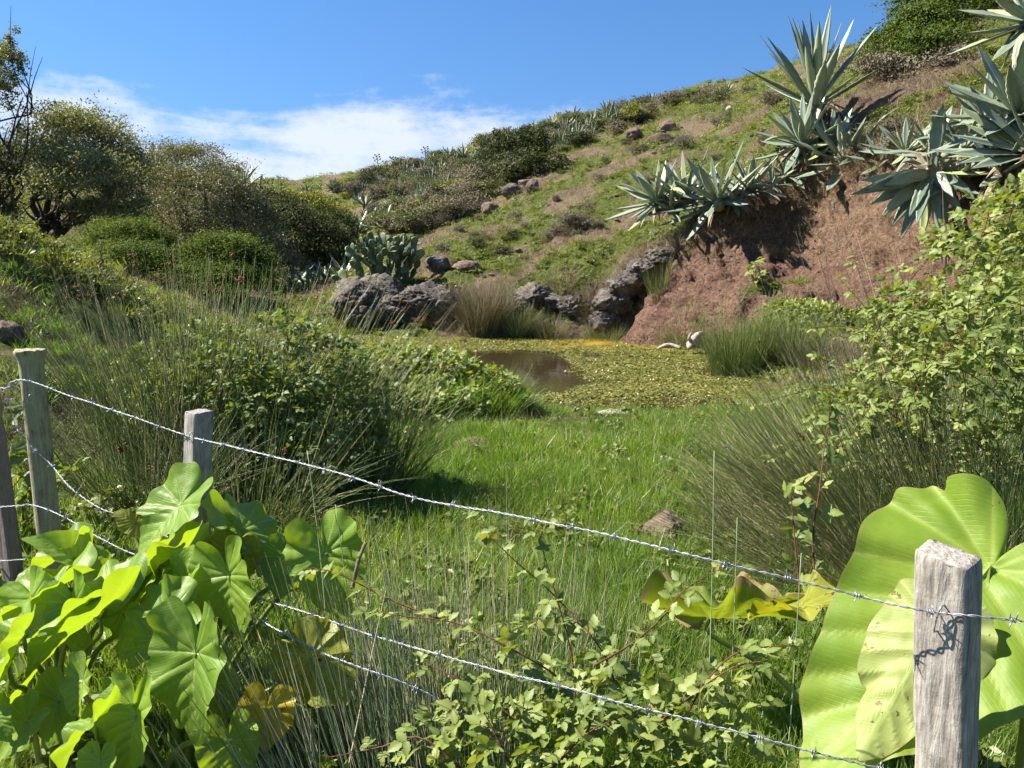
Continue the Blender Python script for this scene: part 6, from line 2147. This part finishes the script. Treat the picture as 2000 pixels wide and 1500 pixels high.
T_BROWN = taromat('broad_leaf_brown_edged', [(0.3, (0.12, 0.17, 0.02)), (0.5, (0.18, 0.21, 0.03)), (0.7, (0.25, 0.26, 0.05))], (0.33, 0.42, 0.016), edgecol=(0.27, 0.18, 0.085), blotch=(0.16, 0.07, 0.02))
M_PETIOLE = leafmat('fleshy_leaf_stalk', [(0, (0.12, 0.18, 0.03)), (0.5, (0.20, 0.25, 0.05)), (1, (0.30, 0.32, 0.09))], 0.2, rough=0.35, spec=0.45, rnd_amt=0.7)
_TT = np.array([0, 6, 14, 28, 48, 72, 98, 122, 145, 158, 167, 173, 177, 180.])
_TR = np.array([1.0, .93, .83, .71, .62, .575, .565, .60, .66, .65, .54, .36, .20, .13])


def taro_leaf(g, A, tip, nrm_dir, L, wid=1.0, fold=.25, droop=.25, lobe=.2, wave=.05, seed=0, nr=26, na=132, curl=0.0, tear=0.0, lobek=1.0):
    """A attachment point, tip direction, upper-side normal; L is attachment-to-tip length"""
    rs = np.random.default_rng(seed)
    Yv = nrm(tip)
    Xv = nrm(np.cross(Yv, nrm_dir))
    Zv = np.cross(Xv, Yv)
    th_ = np.linspace(-180, 180, na)
    R = np.interp(np.abs(th_), _TT, _TR)
    kern = np.array([.25, .5, .25])
    for _ in range(2):
        Rs = np.convolve(np.pad(R, 1, mode='edge'), kern, 'valid')
        R = np.where((np.abs(th_) < 4) | (np.abs(th_) > 176), R, Rs)
    ar = np.radians(th_)
    R = R * (1 + .035 * np.sin(5 * ar + rs.uniform(0, 6)) + .02 * np.sin(13 * ar + rs.uniform(0, 6)) * (np.abs(th_) > 8))
    if tear:
        for _ in range(3):
            c0 = rs.uniform(-140, 140)
            R = R * (1 - tear * np.exp(-((th_ - c0) / 3) ** 2))
    f = np.linspace(0, 1, nr) ** .85
    x = (f[:, None] * R[None] * np.sin(ar)[None]) * wid
    y = f[:, None] * R[None] * np.cos(ar)[None]
    y = np.where(y < 0, y * lobek, y)
    # veins
    v = np.exp(-(x / .012) ** 2) * (y > -.02)
    ax_ = np.abs(x)
    for y0, an, en in ((.05, 62, .6), (.17, 56, .6), (.31, 50, .6), (.46, 44, .5), (.61, 38, .5), (.76, 32, .4), (.0, 92, .7), (.0, 118, .8), (.0, 150, .9)):
        dx, dy = math.sin(math.radians(an)), math.cos(math.radians(an))
        s = ax_ * dx + (y - y0) * dy
        d = np.abs(ax_ * dy - (y - y0) * dx + .10 * s * s)
        v = np.maximum(v, .75 * np.exp(-(d / .0095) ** 2) * (s > 0))
    pl_ = 0
    for y0, an in ((.05, 62), (.17, 56), (.31, 50), (.46, 44), (.61, 38), (.0, 92), (.0, 118)):
        dx, dy = math.sin(math.radians(an)), math.cos(math.radians(an))
        s = ax_ * dx + (y - y0) * dy
        d = np.abs(ax_ * dy - (y - y0) * dx + .10 * s * s)
        pl_ = pl_ - .014 * np.exp(-(d / .035) ** 2) * (s > 0)
    z = fold * np.abs(x) ** 1.25 - droop * np.maximum(y, 0) ** 2 + lobe * np.minimum(y, 0) ** 2 * np.sign(1)
    z = z + wave * f[:, None] ** 2.5 * np.sin(4 * ar + rs.uniform(0, 6))[None] + wave * .7 * f[:, None] ** 3 * np.sin(9 * ar + rs.uniform(0, 6))[None] + pl_
    z = z - curl * f[:, None] ** 3 * (np.abs(x) / .6) * .5
    z = z + .02 * fbm(np.stack([x * 4 + seed, y * 4, x * 0], -1), 3)
    V = np.asarray(A, float) + L * (x[..., None] * Xv + y[..., None] * Yv + z[..., None] * Zv)
    k = np.arange(nr - 1)[:, None]
    j = np.arange(na - 1)[None]
    q = np.stack([k * na + j, (k + 1) * na + j, (k + 1) * na + j + 1, k * na + j + 1], -1).reshape(-1, 4)
    g.add(V.reshape(-1, 3), q, v.ravel(), np.repeat(f, na))
    return (y - 0.62 * np.abs(x) + 0.35 * x * x).ravel()


def cdir(dx, dy, dz):
    """direction given as picture-right, picture-up, towards the camera"""
    cp, sp_ = math.cos(PITCH), math.sin(PITCH)
    return nrm(np.array([dx, dy * sp_ - dz * cp, dy * cp + dz * sp_]))


def taro(label, corm, leaves, name='elephant_ear_plant'):
    corm = np.asarray(corm, float)
    root = thing(name, label, 'plant', corm)
    for i, lf in enumerate(leaves):
        (ax_, ay, Yd), (tx, ty, tz), (nx, ny, nz), Lpx, kw = lf
        kw = dict(kw)
        A = at(ax_, ay, Yd)
        tip = cdir(tx, -ty, tz)
        no = cdir(nx, ny, nz)
        m = kw.pop('mat', T_GREEN)
        lab = kw.pop('label', None)
        hide = kw.pop('nostalk', False)
        g = Geo()
        kw.setdefault('tear', .10)
        lat = taro_leaf(g, A, tip, no, 1.1 * Lpx * Yd / FPX if Lpx < 250 else Lpx * Yd / FPX, seed=int(ax_ * 3 + ay), **kw)
        o = part(g, 'leaf', m, root, label=lab)
        at_ = o.data.attributes.new('lateral', 'FLOAT', 'POINT')
        at_.data.foreach_set('value', (lat * (Lpx / 170.0) ** .5).astype(np.float32))
        if not hide:
            rs = np.random.default_rng(i + int(ax_))
            b0 = corm + np.array([rs.normal(0, .05), rs.normal(0, .05), 0])
            Zv = nrm(no - tip * np.dot(no, tip))
            mid = (A + b0) / 2 + np.array([0, 0, .12]) + (A - b0) * np.array([.12, .12, 0])
            pts = smooth_path([b0 - np.array([0, 0, .03]), b0 * .65 + mid * .35, mid, A - np.array([0, 0, .05]) - Zv * .01, A - Zv * .002], 18)
            g = Geo()
            w = 0.45 + 0.55 * Yd / 2
            tube(g, pts, np.interp(np.linspace(0, 1, 18), [0, .3, 1], [.014, .009, .0042]) * kw.get('wid', 1), 8, rs.random())
            part(g, 'stalk', M_PETIOLE, root, sub=o)
            # sub-part keeps world placement because neither is moved
    return root


FACE = (-.25, .45, .85)
taro('front elephant ear plant with the large heart shaped leaf facing the camera', gp(330, 1560, 1.9), [
    ((380, 1276, 1.72), (-.03, 1, .15), (-.4, .5, .75), 172, dict(wid=1.02, fold=.35, wave=.05, droop=.12, lobe=.15)),
    ((264, 1397, 1.62), (-.1, 1, .2), (-.4, .5, .75), 135, dict(wid=1.0, fold=.45, wave=.06, droop=.15, lobe=.2)),
    ((448, 1448, 1.72), (.15, 1, .2), (.05, .35, .93), 100, dict(wid=1.1, fold=.3, wave=.04)),
    ((186, 1405, 1.62), (-.75, .75, .3), (-.3, .85, .1), 135, dict(wid=.9, fold=.4, wave=.08, droop=.35)),
    ((325, 1205, 1.92), (-.75, .35, .2), (-.1, .7, .65), 115, dict(wid=1.2, fold=.2, wave=.09, droop=.3)),
    ((300, 1240, 1.85), (-.6, .7, .2), (-.2, .6, .6), 75, dict(wid=1.1, fold=.2, wave=.08, droop=.2)),
    ((522, 1385, 1.8), (-.1, 1, .1), (.1, .2, .95), 88, dict(wid=1.1, fold=.1, wave=.05, mat=T_YELLOW, label='old yellow leaf')),
    ((605, 1285, 1.98), (.75, .75, .1), (-.1, -.15, -.95), 118, dict(wid=1.1, fold=.15, wave=.06, mat=T_OLD, label='yellowing leaf seen from its veined underside')),
    ((405, 1330, 1.9), (.6, .75, .1), (.1, .5, .8), 90, dict(wid=1.0, fold=.3, wave=.06)),
    ((160, 1330, 1.7), (-.2, .95, .2), (-.5, .4, .7), 85, dict(wid=1.0, fold=.35, wave=.06)),
    ((195, 1490, 1.55), (-.1, 1, .3), (-.2, .5, .8), 70, dict(wid=1.1, fold=.3, wave=.05)),
])
taro('left elephant ear plant cut by the edge of the picture', gp(110, 1540, 2.0), [
    ((44, 1240, 1.78), (-.45, .85, .25), (-.75, .45, .45), 110, dict(wid=1.0, fold=.5, wave=.07, droop=.2)),
    ((114, 1368, 1.78), (-.35, .95, .2), (-.2, .3, .9), 100, dict(wid=1.05, fold=.15, wave=.03)),
    ((50, 1410, 1.72), (-.7, .75, .2), (-.2, .5, .8), 90, dict(wid=1.0, fold=.3, wave=.06)),
    ((189, 1199, 1.9), (-.85, .65, .35), (-.35, .85, .1), 205, dict(wid=.85, fold=.45, wave=.06, droop=.18)),
    ((201, 1159, 2.02), (-.93, .35, .25), (-.2, .93, .15), 155, dict(wid=.95, fold=.35, wave=.06, droop=.25)),
    ((100, 1150, 2.1), (-.9, .4, .3), (-.25, .9, .2), 150, dict(wid=1.0, fold=.35, wave=.06, droop=.25)),
    ((-5, 1395, 1.7), (.4, .6, .3), (-.3, .6, .6), 60, dict(wid=1.0, fold=.3)),
    ((120, 1085, 2.3), (-.7, .5, .4), (-.35, .85, .2), 110, dict(wid=1.1, fold=.4, wave=.07)),
    ((140, 1180, 2.0), (.3, .8, .4), (-.4, .8, .3), 95, dict(wid=1.0, fold=.35, wave=.07)),
    ((60, 1170, 2.05), (.5, .6, .5), (-.4, .85, .2), 90, dict(wid=1.0, fold=.35, wave=.07)),
    ((15, 1300, 1.75), (-.3, .9, .3), (-.5, .6, .5), 90, dict(wid=1.0, fold=.35, wave=.07)),
    ((170, 1110, 2.25), (-.3, -.6, .5), (-.2, .75, .55), 120, dict(wid=1.0, fold=.3, wave=.06)),
    ((232, 1196, 1.98), (.2, .9, .2), (-.5, .7, .3), 75, dict(wid=1.0, fold=.3, wave=.06)),
])
taro('rear elephant ear plant growing round the grey square post', gp(400, 1330, 2.35), [
    ((352, 985, 2.32), (-.68, .75, .25), (-.45, .5, .7), 125, dict(wid=1.05, fold=.28, wave=.05, droop=.15, lobe=.1)),
    ((345, 1082, 2.18), (-.85, .5, .3), (-.35, .9, .05), 120, dict(wid=1.1, fold=.5, wave=.08, droop=.2)),
    ((478, 1030, 2.42), (.78, .6, .2), (.1, .9, -.05), 140, dict(wid=1.05, fold=.15, wave=.07, droop=.3)),
    ((636, 1080, 2.3), (.35, .9, .25), (-.1, .5, .8), 130, dict(wid=1.0, fold=.3, wave=.06, droop=.25)),
    ((445, 1125, 2.02), (.15, .95, .1), (-.45, .35, .8), 125, dict(wid=1.1, fold=.35, wave=.06, droop=.15)),
    ((362, 1135, 2.06), (.1, -.9, .2), (-.25, .6, .65), 70, dict(wid=1.3, fold=.3, wave=.08)),
    ((300, 1150, 2.1), (-.6, .5, .4), (-.4, .8, .2), 110, dict(wid=1.0, fold=.4, wave=.08)),
    ((310, 1100, 2.15), (-.3, .8, .4), (-.5, .8, .2), 100, dict(wid=1.1, fold=.4, wave=.08)),
    ((270, 1120, 2.2), (-.8, .3, .4), (-.4, .85, .2), 90, dict(wid=1.1, fold=.35, wave=.08)),
    ((430, 1060, 2.35), (.5, .5, .3), (0, .7, .6), 80, dict(wid=1.1, fold=.3, wave=.06)),
    ((455, 1085, 2.3), (-.2, .9, .2), (.3, .5, .7), 80, dict(wid=1.1, fold=.3, wave=.06, mat=T_OLD)),
    ((560, 1090, 2.35), (-.1, .9, .2), (-.2, .3, -.8), 75, dict(wid=1.2, fold=.2, wave=.06)),
    ((265, 1022, 2.5), (-.5, -.4, .2), (-.1, .6, .6), 45, dict(wid=1.1, fold=.3, mat=T_OLD, label='small yellowing leaf')),
])
taro('giant elephant ear plant standing behind the right foreground post', gp(1860, 1560, 1.75), [
    ((1935, 1105, 1.62), (-.71, .70, .12), (-.55, .45, .68), 600, dict(mat=T_BIG, lobek=.40, tear=.12, wid=.68, fold=.16, wave=.035, droop=.03, lobe=.05, nr=44, na=220, label='huge light green leaf spread behind the post')),
    ((1830, 1225, 1.52), (-.56, .82, .1), (.45, -.35, -.8), 320, dict(lobek=.45, tear=.1, wid=.62, fold=.35, wave=.03, droop=.05, nr=34, na=160, mat=T_PALE, nostalk=True, label='folded pale leaf showing its underside')),
    ((2020, 1215, 1.56), (-.6, .75, .05), (-.5, .5, .7), 140, dict(lobek=.5, wid=1.1, fold=.15, wave=.03, label='leaf lobe right of the post')),
    ((1390, 1205, 2.25), (.75, -.1, .4), (-.05, .96, -.25), 190, dict(wid=1.15, fold=.5, wave=.12, droop=-.15, lobe=.3, mat=T_BROWN, label='withering leaf with brown ragged edge')),
    ((1560, 1185, 2.05), (.5, -.25, .5), (0, .98, .1), 150, dict(wid=1.0, fold=.3, wave=.1, mat=T_OLD, nostalk=True)),
])
# thick bent stalk right of the post, stalk of the withering leaf
# ------------------------------------------------------------------ small things
dead = thing('driftwood', 'bleached driftwood stump with a curved root at the right water edge', 'driftwood', gp(1360, 672, 14.6))
M_BONE = barkmat('bleached_wood', (0.20, 0.15, 0.11), (0.48, 0.42, 0.35))
g = Geo()
q = [at(1345, 682, 14.3), at(1352, 668, 14.4), at(1362, 656, 14.6)]
tube(g, smooth_path(q + [at(1372, 650, 14.7)], 10), [.03, .05, .06, .08, .08, .07, .07, .06, .05, .03], 9)
rockgeo(g, at(1354, 672, 14.45), (.13, .1, .07), 5, 4, .7, 2.0)
tube(g, smooth_path([at(1352, 670, 14.4), at(1346, 660, 14.3), at(1350, 650, 14.3)], 8), np.linspace(.05, .015, 8), 6)
part(g, 'stump', M_BONE, dead)
g = Geo()
tube(g, smooth_path([at(1285, 681, 14.4), at(1296, 676, 14.4), at(1312, 675, 14.4), at(1330, 680, 14.3)], 14), np.interp(np.linspace(0, 1, 14), [0, .5, 1], [.02, .05, .03]), 8)
part(g, 'root', M_BONE, dead)
st = thing('broken_stalk', 'broken brown stalk poking up between leaves and rushes', 'stalk', at(692, 1112, 2.2))
g = Geo()
tube(g, smooth_path([at(688, 1150, 2.2), at(700, 1095, 2.22), at(714, 1060, 2.25)], 14), .0058 + .0011 * np.sin(np.arange(14) * 2.4), 9)
part(g, 'stalk', barkmat('withered_stalk', (0.10, 0.065, 0.045), (0.24, 0.17, 0.12)), st)
